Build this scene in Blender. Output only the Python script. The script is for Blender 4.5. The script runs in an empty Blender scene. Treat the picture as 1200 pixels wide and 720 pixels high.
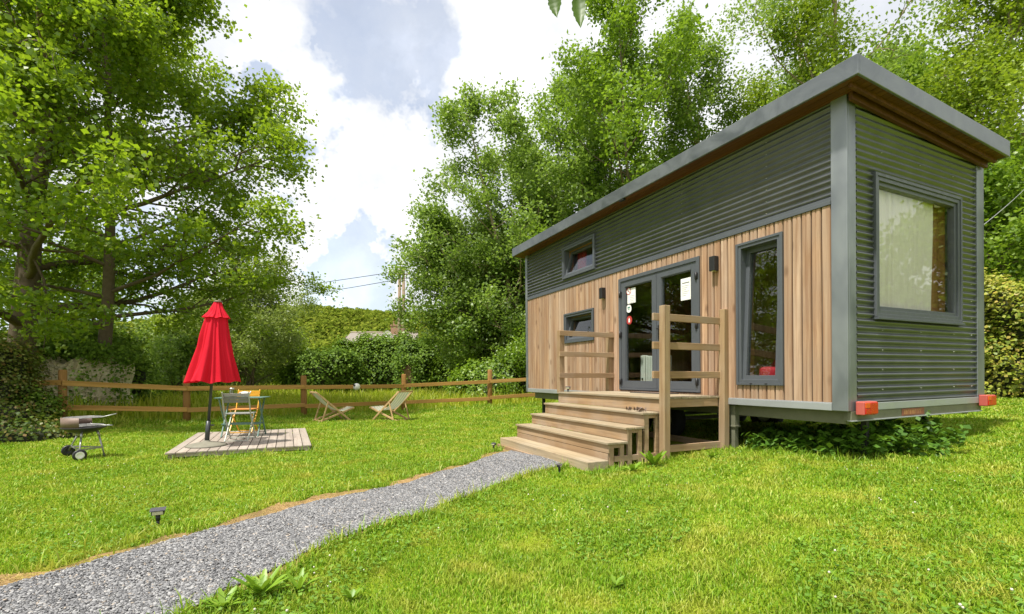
import bpy, math, random
import numpy as np
from mathutils import Vector, Matrix
R = math.radians
C = bpy.context.scene.collection
rng = np.random.default_rng(7)
random.seed(7)

# ------------------------------------------------------------------ camera frame (real metres)
F, HY, HC = 558.0, 441.8, 1.2          # focal length in px of a 1200 px wide picture, horizon row, eye height
P0 = np.array([3.742, 5.3])            # near corner of the cabin on the ground
DL = np.array([-264.0, 558.0]); DL /= np.hypot(*DL)     # along the long wall, away from the near corner
DE = np.array([DL[1], -DL[0]])                          # along the short wall
ANG = math.atan2(-DL[1], -DL[0])

def sstep(a, b, x):
    t = np.clip((np.asarray(x, float) - a) / (b - a), 0, 1)
    return t * t * (3 - 2 * t)

def gz(x, y):
    x = np.asarray(x, float); y = np.asarray(y, float)
    xx = 16 * np.tanh(x / 16.0)
    r = 0.034 * ((xx - 0.3) + np.sqrt((xx - 0.3) ** 2 + 0.8))
    far = 1 - sstep(30, 70, np.hypot(x, y))
    r = r * far
    r = r + 0.15 * sstep(-4.5, 0, x) * sstep(10, 15.5, y) * far
    r = r + 0.18 * sstep(8.8, 10.6, -x) * sstep(5, 9, y) * far
    near = 1 - sstep(10, 25, np.hypot(x, y))
    r = r + near * 0.012 * (np.sin(x * 2.1 + y * 1.3) + np.sin(x * 1.1 - y * 2.7 + 1) + 0.6 * np.sin(3.7 * x + 3.1 * y))
    return r

def gzf(x, y): return float(gz(x, y))
def ray_at(u, v, d): return ((u - 600) / F * d, d, HC + (HY - v) / F * d)
def SN(s, n):                           # cabin coordinates -> world xy (n outward from the long wall)
    p = P0 + s * DL - n * DE
    return float(p[0]), float(p[1])

# ------------------------------------------------------------------ object helpers
def tag(o, label=None, cat=None, group=None, kind=None):
    if label: o['label'] = label
    if cat: o['category'] = cat
    if group: o['group'] = group
    if kind: o['kind'] = kind
    return o

def thing(name, label, cat, loc=(0, 0, 0), rz=0.0, group=None, rx=0.0):
    o = bpy.data.objects.new(name, None); C.objects.link(o)
    o.empty_display_size = 0.2
    o.location = loc; o.rotation_euler = (rx, 0, rz)
    return tag(o, label, cat, group)

def np_obj(name, verts, faces, mat, parent=None, smooth=False, rnd=None):
    """fast mesh from arrays; faces is an (N,k) int array"""
    verts = np.ascontiguousarray(verts, np.float32); faces = np.ascontiguousarray(faces, np.int32)
    me = bpy.data.meshes.new(name)
    n, k = faces.shape
    me.vertices.add(len(verts)); me.vertices.foreach_set('co', verts.ravel())
    me.loops.add(n * k); me.loops.foreach_set('vertex_index', faces.ravel())
    me.polygons.add(n); me.polygons.foreach_set('loop_start', np.arange(0, n * k, k, dtype=np.int32))
    if smooth: me.polygons.foreach_set('use_smooth', np.ones(n, dtype=bool))
    me.update(calc_edges=True)
    if rnd is not None:
        a = me.attributes.new('rnd', 'FLOAT', 'FACE'); a.data.foreach_set('value', np.ascontiguousarray(rnd, np.float32))
    me.materials.append(mat)
    o = bpy.data.objects.new(name, me); C.objects.link(o)
    if parent: o.parent = parent
    return o

class MB:
    def __init__(s): s.v = []; s.f = []; s.r = []; s.sm = []
    def mesh(s, vs, fs, rnd=0.5, smooth=False):
        b = len(s.v); s.v += [tuple(map(float, v)) for v in vs]
        for f in fs:
            s.f.append(tuple(b + i for i in f)); s.r.append(rnd); s.sm.append(smooth)
        return b
    def box(s, x0, x1, y0, y1, z0, z1, rnd=None):
        if x0 > x1: x0, x1 = x1, x0
        if y0 > y1: y0, y1 = y1, y0
        if z0 > z1: z0, z1 = z1, z0
        if rnd is None: rnd = random.random()
        vs = [(x0, y0, z0), (x1, y0, z0), (x1, y1, z0), (x0, y1, z0), (x0, y0, z1), (x1, y0, z1), (x1, y1, z1), (x0, y1, z1)]
        s.mesh(vs, [(0, 3, 2, 1), (4, 5, 6, 7), (0, 1, 5, 4), (1, 2, 6, 5), (2, 3, 7, 6), (3, 0, 4, 7)], rnd); return s
    def bar(s, a, b, w, h, up=(0, 0, 1), rnd=None):
        a = Vector(a); b = Vector(b); d = (b - a).normalized(); u = Vector(up)
        sd = d.cross(u)
        if sd.length < 1e-4: sd = d.cross(Vector((1, 0, 0)))
        sd.normalize(); u = sd.cross(d).normalized()
        if rnd is None: rnd = random.random()
        vs = []
        for p in (a, b):
            for (i, j) in ((-1, -1), (1, -1), (1, 1), (-1, 1)):
                vs.append(p + sd * (w / 2 * i) + u * (h / 2 * j))
        s.mesh(vs, [(3, 2, 1, 0), (4, 5, 6, 7), (0, 1, 5, 4), (1, 2, 6, 5), (2, 3, 7, 6), (3, 0, 4, 7)], rnd); return s
    def tube(s, pts, rad, k=8, cap=True, rnd=0.5):
        pts = [Vector(p) for p in pts]
        if not hasattr(rad, '__len__'): rad = [rad] * len(pts)
        vs = []; prev = None
        for i, p in enumerate(pts):
            t = (pts[min(i + 1, len(pts) - 1)] - pts[max(i - 1, 0)]).normalized()
            if prev is None:
                a = Vector((0, 0, 1)) if abs(t.z) < 0.9 else Vector((1, 0, 0)); prev = t.cross(a).normalized()
            n = (prev - t * prev.dot(t)).normalized(); prev = n; bn = t.cross(n)
            for j in range(k):
                an = 2 * math.pi * j / k
                vs.append(p + (n * math.cos(an) + bn * math.sin(an)) * rad[i])
        fs = [(i * k + j, i * k + (j + 1) % k, (i + 1) * k + (j + 1) % k, (i + 1) * k + j) for i in range(len(pts) - 1) for j in range(k)]
        b = s.mesh(vs, fs, rnd, True)
        if cap:
            s.f.append(tuple(b + j for j in range(k))[::-1]); s.r.append(rnd); s.sm.append(False)
            e = b + (len(pts) - 1) * k; s.f.append(tuple(e + j for j in range(k))); s.r.append(rnd); s.sm.append(False)
        return s
    def lathe(s, prof, k=24, c=(0, 0, 0), rnd=0.5, smooth=True):
        vs = []
        for (r, z) in prof:
            for j in range(k):
                an = 2 * math.pi * j / k; vs.append((c[0] + r * math.cos(an), c[1] + r * math.sin(an), c[2] + z))
        fs = [(i * k + j, i * k + (j + 1) % k, (i + 1) * k + (j + 1) % k, (i + 1) * k + j) for i in range(len(prof) - 1) for j in range(k)]
        s.mesh(vs, fs, rnd, smooth); return s
    def map(s, fn): s.v = [tuple(fn(*v)) for v in s.v]; return s
    def build(s, name, mat, parent=None, bevel=0.0, seg=2):
        me = bpy.data.meshes.new(name); me.from_pydata(s.v, [], s.f); me.update()
        a = me.attributes.new('rnd', 'FLOAT', 'FACE'); a.data.foreach_set('value', np.array(s.r, np.float32))
        me.polygons.foreach_set('use_smooth', np.array(s.sm, dtype=bool))
        me.materials.append(mat)
        o = bpy.data.objects.new(name, me); C.objects.link(o)
        if parent: o.parent = parent
        if bevel:
            m = o.modifiers.new('b', 'BEVEL'); m.width = bevel; m.segments = seg; m.limit_method = 'ANGLE'; m.angle_limit = R(40); m.harden_normals = False
        return o

# ------------------------------------------------------------------ materials
class NT:
    def __init__(s, name):
        s.m = bpy.data.materials.new(name); s.m.use_nodes = True; s.t = s.m.node_tree; s.t.nodes.clear()
        s.out = s.n('ShaderNodeOutputMaterial')
    def n(s, typ, **kw):
        nd = s.t.nodes.new(typ)
        for k, v in kw.items(): setattr(nd, k, v)
        return nd
    def set(s, sock, v):
        if v is None: return
        if hasattr(v, 'is_linked') or isinstance(v, bpy.types.NodeSocket): s.t.links.new(v, sock)
        elif isinstance(v, (tuple, list)) and len(v) == 3 and sock.type == 'RGBA': sock.default_value = (*v, 1)
        else: sock.default_value = v
    def math(s, op, a, b=None, c=None, clamp=False):
        nd = s.n('ShaderNodeMath', operation=op, use_clamp=clamp)
        s.set(nd.inputs[0], a); s.set(nd.inputs[1], b)
        if c is not None: s.set(nd.inputs[2], c)
        return nd.outputs[0]
    def mix(s, f, a, b, mode='MIX'):
        nd = s.n('ShaderNodeMix', data_type='RGBA', blend_type=mode)
        s.set(nd.inputs[0], f); s.set(nd.inputs[6], a); s.set(nd.inputs[7], b); return nd.outputs[2]
    def coord(s, kind='Object', scale=(1, 1, 1), rot=(0, 0, 0)):
        t = s.n('ShaderNodeTexCoord'); m = s.n('ShaderNodeMapping'); m.inputs['Scale'].default_value = scale; m.inputs['Rotation'].default_value = rot
        s.t.links.new(t.outputs[kind], m.inputs['Vector']); return m.outputs[0]
    def pos(s):
        return s.n('ShaderNodeNewGeometry').outputs['Position']
    def noise(s, vec, scale, detail=4, rough=0.5, dist=0.0, w=None):
        nd = s.n('ShaderNodeTexNoise'); s.set(nd.inputs['Vector'], vec); nd.inputs['Scale'].default_value = scale
        nd.inputs['Detail'].default_value = detail; nd.inputs['Roughness'].default_value = rough; nd.inputs['Distortion'].default_value = dist
        return nd.outputs[0]
    def ramp(s, f, stops, interp='LINEAR'):
        nd = s.n('ShaderNodeValToRGB'); cr = nd.color_ramp; cr.interpolation = interp
        while len(cr.elements) < len(stops): cr.elements.new(0.5)
        for e, (p, c) in zip(cr.elements, stops):
            e.position = p; e.color = (*c, 1) if len(c) == 3 else c
        s.set(nd.inputs[0], f); return nd.outputs[0]
    def range(s, f, a, b, c=0.0, d=1.0):
        nd = s.n('ShaderNodeMapRange'); s.set(nd.inputs[0], f)
        for i, v in enumerate((a, b, c, d)): nd.inputs[i + 1].default_value = v
        return nd.outputs[0]
    def attr(s, nm): return s.n('ShaderNodeAttribute', attribute_name=nm).outputs['Fac']
    def bump(s, h, strength=0.3, dist=0.01):
        nd = s.n('ShaderNodeBump'); nd.inputs['Strength'].default_value = strength; nd.inputs['Distance'].default_value = dist
        s.set(nd.inputs['Height'], h); return nd.outputs[0]
    def pbr(s, color, rough=0.6, metal=0.0, normal=None, spec=0.5, **kw):
        p = s.n('ShaderNodeBsdfPrincipled'); s.set(p.inputs['Base Color'], color); s.set(p.inputs['Roughness'], rough)
        p.inputs['Metallic'].default_value = metal; p.inputs['Specular IOR Level'].default_value = spec
        if normal is not None: s.set(p.inputs['Normal'], normal)
        for k, v in kw.items(): s.set(p.inputs[k], v)
        return p.outputs[0]
    def done(s, sh): s.t.links.new(sh, s.out.inputs[0]); return s.m

def simple(name, col, rough=0.6, metal=0.0, var=0.15, scale=12, bump=0.0, spec=0.5):
    n = NT(name); v = n.coord()
    nz = n.noise(v, scale, 5, 0.6)
    c = n.mix(nz, tuple(c * (1 - var) for c in col), tuple(min(1, c * (1 + var)) for c in col))
    rr = n.range(n.noise(v, scale * 2.3, 3), 0.3, 0.7, max(0.02, rough - 0.1), min(1, rough + 0.1))
    return n.done(n.pbr(c, rr, metal, n.bump(nz, bump, 0.004) if bump else None, spec))

def wood(name, c1, c2, c3, axis='Z', grain=34, knots=True, rough=0.72, grey=None, greyfac=0.0):
    """board wood: per-board tint (face attribute rnd), long grain, knots, weathering"""
    n = NT(name)
    sc = {'Z': (1, 1, 0.045), 'X': (0.045, 1, 1), 'Y': (1, 0.045, 1)}[axis]
    r = n.attr('rnd')
    tc = n.n('ShaderNodeTexCoord').outputs['Object']
    off = n.n('ShaderNodeCombineXYZ'); 
    for i in range(3): n.set(off.inputs[i], n.math('MULTIPLY', r, (37.0, 23.0, 51.0)[i]))
    ad = n.n('ShaderNodeVectorMath', operation='ADD'); n.set(ad.inputs[0], tc); n.set(ad.inputs[1], off.outputs[0])
    m = n.n('ShaderNodeMapping'); m.inputs['Scale'].default_value = sc; n.set(m.inputs['Vector'], ad.outputs[0])
    g = n.noise(m.outputs[0], grain, 6, 0.65, 0.6)
    base = n.mix(n.range(g, 0.36, 0.64), c1, c2)
    base = n.mix(n.math('MULTIPLY', n.range(r, 0, 1), 0.75), base, c3)
    base = n.mix(n.math('MULTIPLY', n.math('FRACT', n.math('MULTIPLY', r, 7.31)), 0.45), base, tuple(c * 0.5 for c in c2))
    g2 = n.noise(m.outputs[0], grain * 0.45, 4, 0.6, 0.5)
    base = n.mix(n.range(g2, 0.42, 0.62, 0, 0.85), base, tuple(c * 0.75 for c in c2))
    if knots:
        m2 = n.n('ShaderNodeMapping'); m2.inputs['Scale'].default_value = {'Z': (1, 1, 0.5), 'X': (0.5, 1, 1), 'Y': (1, 0.5, 1)}[axis]
        n.set(m2.inputs['Vector'], ad.outputs[0])
        vo = n.n('ShaderNodeTexVoronoi'); vo.inputs['Scale'].default_value = 4.2; n.set(vo.inputs['Vector'], m2.outputs[0])
        k = n.range(vo.outputs['Distance'], 0.07, 0.19, 1.0, 0.0)
        base = n.mix(n.math('MULTIPLY', k, 0.85), base, (0.15, 0.07, 0.028))
    if grey:
        gn = n.noise(n.coord('Object', (1, 1, 1)), 1.6, 4, 0.6)
        base = n.mix(n.range(gn, 0.4, 0.65, greyfac * 0.3, greyfac), base, grey)
    return n.done(n.pbr(base, rough, 0, n.bump(g, 0.35, 0.004), 0.3))

def leaf(name, cols, trans=0.42, tcol=None, gloss=0.03, grough=0.45, patch=None):
    """leaf faces: hue per leaf, light passing through, a little sheen"""
    n = NT(name)
    ri = n.n('ShaderNodeNewGeometry').outputs['Random Per Island']
    st = [(i / (len(cols) - 1), c) for i, c in enumerate(cols)]
    c = n.ramp(ri, st)
    lv = n.noise(n.pos(), 0.8, 3, 0.6)
    c = n.mix(n.range(lv, 0.35, 0.65, 0, 0.35), c, patch or tuple(x * 1.35 for x in cols[-1]))
    d = n.n('ShaderNodeBsdfDiffuse'); n.set(d.inputs[0], c)
    t = n.n('ShaderNodeBsdfTranslucent'); n.set(t.inputs[0], n.mix(0.55, c, tcol or (0.22, 0.34, 0.02)))
    m1 = n.n('ShaderNodeMixShader'); m1.inputs[0].default_value = trans
    n.t.links.new(d.outputs[0], m1.inputs[1]); n.t.links.new(t.outputs[0], m1.inputs[2])
    g = n.n('ShaderNodeBsdfGlossy'); g.inputs[0].default_value = (1, 1, 1, 1); g.inputs['Roughness'].default_value = grough
    m2 = n.n('ShaderNodeMixShader'); m2.inputs[0].default_value = gloss
    n.t.links.new(m1.outputs[0], m2.inputs[1]); n.t.links.new(g.outputs[0], m2.inputs[2])
    return n.done(m2.outputs[0])

def glass_mat(name, tint=(0.86, 0.9, 0.88), base_refl=0.03):
    n = NT(name)
    lw = n.n('ShaderNodeLayerWeight'); lw.inputs[0].default_value = 0.5
    f = n.math('MULTIPLY_ADD', n.math('POWER', lw.outputs['Facing'], 5.0), 0.9, base_refl, clamp=True)
    tr = n.n('ShaderNodeBsdfTransparent'); tr.inputs[0].default_value = (*tint, 1)
    gl = n.n('ShaderNodeBsdfGlossy'); gl.inputs['Roughness'].default_value = 0.0; gl.inputs[0].default_value = (1, 1, 1, 1)
    m = n.n('ShaderNodeMixShader'); n.set(m.inputs[0], f)
    n.t.links.new(tr.outputs[0], m.inputs[1]); n.t.links.new(gl.outputs[0], m.inputs[2])
    return n.done(m.outputs[0])

M = {}
M['cladding'] = wood('larch_cladding', (0.72, 0.47, 0.285), (0.37, 0.195, 0.10), (0.58, 0.45, 0.35), 'Z', 24, True, 0.75, (0.34, 0.24, 0.175), 0.5)
M['deckX'] = wood('deck_timber', (0.48, 0.29, 0.125), (0.30, 0.17, 0.068), (0.40, 0.27, 0.145), 'X', 40, False, 0.8, (0.42, 0.36, 0.30), 0.5)
M['tread'] = wood('weathered_tread_timber', (0.49, 0.37, 0.215), (0.30, 0.215, 0.115), (0.42, 0.345, 0.23), 'X', 30, True, 0.85, (0.35, 0.31, 0.235), 0.65)
M['deckZ'] = wood('post_timber', (0.48, 0.30, 0.135), (0.31, 0.18, 0.075), (0.42, 0.30, 0.17), 'Z', 40, False, 0.8, (0.42, 0.34, 0.26), 0.4)
M['deckY'] = wood('rail_timber', (0.47, 0.285, 0.125), (0.33, 0.19, 0.08), (0.41, 0.285, 0.16), 'Y', 40, False, 0.8, (0.42, 0.35, 0.29), 0.45)
M['greydeck'] = wood('weathered_decking', (0.42, 0.34, 0.28), (0.33, 0.27, 0.22), (0.46, 0.38, 0.31), 'Y', 44, False, 0.85, (0.40, 0.37, 0.33), 0.5)
M['soffit'] = wood('eave_timber', (0.20, 0.08, 0.03), (0.12, 0.046, 0.018), (0.15, 0.06, 0.024), 'X', 26, True, 0.6)
M['fence'] = wood('fence_timber', (0.58, 0.33, 0.085), (0.44, 0.24, 0.06), (0.52, 0.32, 0.11), 'X', 30, False, 0.85)
M['fencepost'] = wood('fence_post_timber', (0.46, 0.25, 0.075), (0.34, 0.17, 0.05), (0.42, 0.24, 0.09), 'Z', 30, False, 0.85)
M['pine'] = wood('interior_pine', (0.42, 0.23, 0.09), (0.34, 0.17, 0.06), (0.40, 0.22, 0.09), 'Z', 20, True, 0.55)
M['beech'] = wood('deckchair_beech', (0.62, 0.42, 0.22), (0.54, 0.35, 0.17), (0.60, 0.42, 0.24), 'Z', 40, False, 0.55)
M['anth'] = simple('anthracite_frame', (0.085, 0.094, 0.108), 0.42, 0, 0.10, 6)
def sheet_metal():
    n = NT('corrugated_coated_steel'); v = n.coord()
    nz = n.noise(v, 3.0, 5, 0.65)
    c = n.mix(n.range(nz, 0.3, 0.7), (0.110, 0.118, 0.126), (0.150, 0.159, 0.168))
    dirt = n.noise(n.coord('Object', (6, 6, 0.4)), 3, 4, 0.6)
    c = n.mix(n.range(dirt, 0.55, 0.8, 0, 0.35), c, (0.13, 0.135, 0.11))
    return n.done(n.pbr(c, n.range(nz, 0.2, 0.8, 0.26, 0.38), 0.6, n.bump(n.noise(v, 2.2, 2), 0.08, 0.02), 0.5))
M['corr'] = sheet_metal()
def flash():
    n = NT('folded_zinc_flashing'); v = n.coord()
    nz = n.noise(v, 2.1, 4, 0.6, 0.8)
    c = n.mix(n.range(nz, 0.35, 0.65), (0.115, 0.128, 0.142), (0.19, 0.205, 0.222))
    return n.done(n.pbr(c, n.range(nz, 0.3, 0.7, 0.3, 0.46), 0.45, n.bump(n.noise(v, 1.7, 2), 0.12, 0.05), 0.5))
M['flash'] = flash()
def flash2():
    n = NT('bright_zinc_post'); v = n.coord('Object', (1, 1, .55))
    nz = n.noise(v, 2.4, 3, 0.5, 0.2)
    c = n.mix(n.range(nz, 0.35, 0.65), (0.175, 0.19, 0.21), (0.28, 0.30, 0.32))
    return n.done(n.pbr(c, n.range(nz, 0.3, 0.7, 0.28, 0.46), 0.5, n.bump(n.noise(v, 1.9, 2), 0.2, 0.05), 0.5))
M['flashpost'] = flash2()
M['flash_light'] = simple('galvanised_trim', (0.36, 0.38, 0.39), 0.42, 0.3, 0.14, 3)
M['chassis'] = simple('olive_galvanised_steel', (0.16, 0.16, 0.11), 0.6, 0.1, 0.25, 8, 0.2)
M['black'] = simple('black_plastic', (0.018, 0.018, 0.02), 0.45, 0, 0.2, 20)
M['rubber'] = simple('tyre_rubber', (0.02, 0.02, 0.02), 0.85, 0, 0.2, 20)
M['rim'] = simple('wheel_rim_steel', (0.4, 0.4, 0.4), 0.4, 0.6)
M['dark'] = simple('dark_underfloor', (0.05, 0.045, 0.04), 0.8)
M['glass'] = glass_mat('window_glass', base_refl=0.06)
M['glassend'] = glass_mat('end_window_glass', (0.97, 0.98, 0.97), 0.02)
M['clearglass'] = glass_mat('jar_glass', (0.75, 0.78, 0.76), 0.1)
M['white'] = simple('white_enamel', (0.78, 0.77, 0.72), 0.4, 0, 0.05, 5)
M['paper'] = simple('notice_paper', (0.82, 0.82, 0.8), 0.8, 0, 0.04, 9)
M['redsign'] = simple('red_print', (0.42, 0.035, 0.03), 0.6)
M['greensign'] = simple('green_print', (0.08, 0.22, 0.18), 0.6)
M['ink'] = simple('grey_print', (0.12, 0.12, 0.13), 0.7)
M['redcloth'] = simple('red_fabric', (0.45, 0.015, 0.03), 0.8)
M['steel'] = simple('brushed_steel', (0.5, 0.5, 0.48), 0.35, 0.8, 0.1)
M['redlens'] = simple('red_lens', (0.50, 0.012, 0.008), 0.22, 0, 0.1, 30, 0, 0.6)
M['orangelens'] = simple('orange_lens', (0.66, 0.09, 0.015), 0.22, 0, 0.1, 30, 0, 0.6)
M['lampbody'] = simple('red_lamp_housing', (0.48, 0.10, 0.08), 0.4)
M['plate'] = simple('rusty_red_plate', (0.24, 0.085, 0.05), 0.6, 0, 0.5, 60)
M['plateink'] = simple('worn_plate_print', (0.42, 0.2, 0.08), 0.6)
M['bark'] = simple('bark', (0.13, 0.095, 0.065), 0.9, 0, 0.45, 9, 0.8)
M['barkpale'] = simple('pale_bark', (0.27, 0.21, 0.14), 0.9, 0, 0.35, 7, 0.7)
M['twig'] = simple('twigs', (0.075, 0.06, 0.03), 0.95, 0, 0.4, 6)
M['ivycore'] = simple('shaded_ivy_core', (0.03, 0.035, 0.014), 0.95, 0, 0.4, 6)  # inner twigs and the shade between them painted as one dark tone
M['galv'] = simple('galvanised_grill', (0.36, 0.36, 0.35), 0.4, 0.7, 0.15, 20)
M['rust'] = simple('worn_brown_enamel', (0.17, 0.115, 0.088), 0.55, 0.1, 0.2, 16)
M['cast'] = simple('cast_base_grey_green', (0.20, 0.19, 0.145), 0.7, 0.0, 0.35, 9, 0.3)
M['polegrey'] = simple('dark_grey_pole', (0.05, 0.058, 0.06), 0.4, 0.3)
M['teal'] = simple('teal_green_metal', (0.10, 0.19, 0.16), 0.42, 0, 0.12)
M['greygreen'] = simple('pale_grey_green_metal', (0.42, 0.45, 0.38), 0.45, 0, 0.12)
M['slatgrey'] = simple('grey_slats', (0.22, 0.225, 0.21), 0.6, 0, 0.15)
M['yellow'] = simple('yellow_metal', (0.72, 0.38, 0.03), 0.42, 0, 0.1)
M['orange'] = simple('orange_seat', (0.52, 0.20, 0.05), 0.5, 0, 0.1)
M['lens'] = simple('solar_lamp_lens', (0.55, 0.52, 0.36), 0.15, 0, 0.15, 60)
M['solar'] = simple('solar_cell', (0.09, 0.085, 0.10), 0.2)
M['slate'] = simple('cottage_slate', (0.23, 0.20, 0.17), 0.8, 0, 0.2, 2)
M['stonewall'] = simple('cottage_stone', (0.36, 0.30, 0.22), 0.9, 0, 0.2, 2)
M['brick'] = simple('brick', (0.34, 0.20, 0.13), 0.9, 0, 0.4, 5, 0.6)
M['polewood'] = simple('utility_pole_wood', (0.26, 0.19, 0.13), 0.9, 0, 0.25, 3)

def canopy_mat():
    n = NT('red_parasol_fabric'); v = n.coord('Object', (60, 60, 60))
    w = n.noise(v, 6, 2); c = n.mix(w, (0.66, 0.008, 0.028), (0.74, 0.014, 0.04))
    d = n.pbr(c, 0.75, 0, n.bump(n.noise(n.coord('Object', (9, 9, 3)), 2, 3), 0.25, 0.02), 0.2)
    t = n.n('ShaderNodeBsdfTranslucent'); t.inputs[0].default_value = (0.75, 0.02, 0.05, 1)
    m = n.n('ShaderNodeMixShader'); m.inputs[0].default_value = 0.22
    n.t.links.new(d, m.inputs[1]); n.t.links.new(t.outputs[0], m.inputs[2]); return n.done(m.outputs[0])
M['red'] = canopy_mat()
def curtain_mat(nm, col):
    n = NT(nm); v = n.coord('Object', (1, 1, 1)); w = n.noise(v, 220, 2)
    c = n.mix(w, tuple(x * 0.88 for x in col), col)
    d = n.n('ShaderNodeBsdfDiffuse'); n.set(d.inputs[0], c)
    t = n.n('ShaderNodeBsdfTranslucent'); n.set(t.inputs[0], c)
    m = n.n('ShaderNodeMixShader'); m.inputs[0].default_value = 0.25
    n.t.links.new(d.outputs[0], m.inputs[1]); n.t.links.new(t.outputs[0], m.inputs[2]); return n.done(m.outputs[0])
M['curtain'] = curtain_mat('linen_curtain', (0.93, 0.86, 0.80))
M['canvas'] = curtain_mat('striped_canvas', (0.62, 0.58, 0.46))
M['canvasgreen'] = curtain_mat('canvas_green', (0.42, 0.47, 0.37))

def ground_mat(name, straw=0.0):
    n = NT(name); p = n.pos()
    a = n.noise(p, 0.55, 5, 0.6); b = n.noise(p, 3.5, 5, 0.65); c = n.noise(p, 42, 4, 0.7)
    g = n.mix(n.range(a, 0.35, 0.65), (0.18, 0.27, 0.010), (0.24, 0.31, 0.016))
    g = n.mix(n.range(b, 0.45, 0.75, 0, 0.5), g, (0.27, 0.26, 0.04))
    g = n.mix(n.range(c, 0.4, 0.7, 0, 0.5), g, (0.07, 0.11, 0.008))
    return n.done(n.pbr(g, 0.9, 0, n.bump(c, 0.8, 0.03), 0.1))
M['ground'] = ground_mat('lawn_soil')
def straw_mat():
    n = NT('dry_edge'); p = n.pos(); a = n.noise(p, 60, 5, 0.7); b = n.noise(p, 3, 4, 0.6)
    c = n.mix(n.range(a, 0.35, 0.65), (0.26, 0.15, 0.06), (0.52, 0.36, 0.17)); c = n.mix(n.range(b, 0.42, 0.6, 0, 0.7), c, (0.17, 0.115, 0.055))
    return n.done(n.pbr(c, 0.95, 0, n.bump(a, 0.9, 0.02), 0.1))
M['straw'] = straw_mat()
def gravel_mat():
    n = NT('gravel_bed'); p = n.pos(); vo = n.n('ShaderNodeTexVoronoi'); vo.inputs['Scale'].default_value = 60; n.set(vo.inputs['Vector'], p)
    c = n.mix(vo.outputs['Color'], (0.06, 0.06, 0.068), (0.18, 0.18, 0.19))
    return n.done(n.pbr(c, 0.9, 0, n.bump(vo.outputs['Distance'], 1.0, 0.02), 0.2))
M['gravel'] = gravel_mat()
def stones_mat():
    n = NT('slate_chippings'); ri = n.n('ShaderNodeNewGeometry').outputs['Random Per Island']
    c = n.ramp(ri, [(0, (0.09, 0.09, 0.093)), (0.35, (0.185, 0.185, 0.192)), (0.75, (0.285, 0.285, 0.29)), (0.95, (0.40, 0.395, 0.39)), (1, (0.42, 0.34, 0.26))])
    return n.done(n.pbr(c, 0.8, 0, None, 0.3))
M['stones'] = stones_mat()
def blade_mat(name, cols, trans=0.35, dry=(0.52, 0.47, 0.08), lush=(0.11, 0.25, 0.010), drya=0.75):
    n = NT(name); ri = n.n('ShaderNodeNewGeometry').outputs['Random Per Island']; p = n.pos()
    c = n.ramp(ri, [(i / (len(cols) - 1), x) for i, x in enumerate(cols)])
    a = n.noise(p, 0.7, 4, 0.6); b = n.noise(p, 2.3, 4, 0.6)
    c = n.mix(n.range(a, 0.36, 0.56, 0.55, 0.0), c, lush)
    c = n.mix(n.range(b, 0.50, 0.70, 0, drya), c, dry)
    d = n.n('ShaderNodeBsdfDiffuse'); n.set(d.inputs[0], c)
    t = n.n('ShaderNodeBsdfTranslucent'); n.set(t.inputs[0], n.mix(0.4, c, (0.32, 0.42, 0.02)))
    m1 = n.n('ShaderNodeMixShader'); m1.inputs[0].default_value = trans
    n.t.links.new(d.outputs[0], m1.inputs[1]); n.t.links.new(t.outputs[0], m1.inputs[2])
    g = n.n('ShaderNodeBsdfGlossy'); g.inputs['Roughness'].default_value = 0.4
    m2 = n.n('ShaderNodeMixShader'); m2.inputs[0].default_value = 0.015
    n.t.links.new(m1.outputs[0], m2.inputs[1]); n.t.links.new(g.outputs[0], m2.inputs[2]); return n.done(m2.outputs[0])
M['blades'] = blade_mat('grass_blades', [(0.12, 0.26, 0.012), (0.195, 0.36, 0.018), (0.27, 0.44, 0.026), (0.37, 0.50, 0.045), (0.53, 0.53, 0.13)])
M['meadow'] = blade_mat('meadow_blades', [(0.26, 0.36, 0.015), (0.38, 0.46, 0.02), (0.50, 0.53, 0.04), (0.60, 0.56, 0.12)], 0.45)
M['strawblade'] = blade_mat('straw_blades', [(0.30, 0.20, 0.08), (0.42, 0.30, 0.13), (0.50, 0.36, 0.16), (0.25, 0.14, 0.05)], 0.2)
M['clover'] = leaf('clover_leaf', [(0.07, 0.17, 0.012), (0.12, 0.24, 0.02), (0.17, 0.30, 0.03)], 0.3)
M['flower'] = simple('clover_flower', (0.60, 0.56, 0.46), 0.9)
M['dock'] = leaf('broad_weed_leaf', [(0.10, 0.24, 0.012), (0.17, 0.32, 0.02), (0.25, 0.38, 0.035)], 0.35)
M['sprig'] = leaf('hanging_leaf', [(0.045, 0.10, 0.008), (0.07, 0.13, 0.01)], 0.35, (0.16, 0.26, 0.01))
M['nettle'] = leaf('nettle_leaf', [(0.035, 0.10, 0.012), (0.07, 0.17, 0.015), (0.11, 0.22, 0.02)], 0.3)
M['lf_syc'] = leaf('sycamore_leaf', [(0.065, 0.14, 0.010), (0.115, 0.21, 0.012), (0.17, 0.28, 0.016), (0.28, 0.34, 0.035)], 0.5, (0.42, 0.60, 0.02), patch=(0.20, 0.26, 0.015))
M['lf_ash'] = leaf('ash_leaf', [(0.085, 0.16, 0.022), (0.13, 0.225, 0.032), (0.18, 0.28, 0.046), (0.26, 0.34, 0.08)], 0.46, (0.36, 0.54, 0.05))
M['lf_ash2'] = leaf('bright_leaf', [(0.065, 0.14, 0.012), (0.115, 0.215, 0.014), (0.17, 0.285, 0.022), (0.25, 0.35, 0.04)], 0.44, (0.32, 0.50, 0.02))
M['lf_yel'] = leaf('yellow_green_leaf', [(0.085, 0.16, 0.010), (0.145, 0.235, 0.014), (0.21, 0.305, 0.02), (0.30, 0.37, 0.04)], 0.44, (0.38, 0.52, 0.02))
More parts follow.
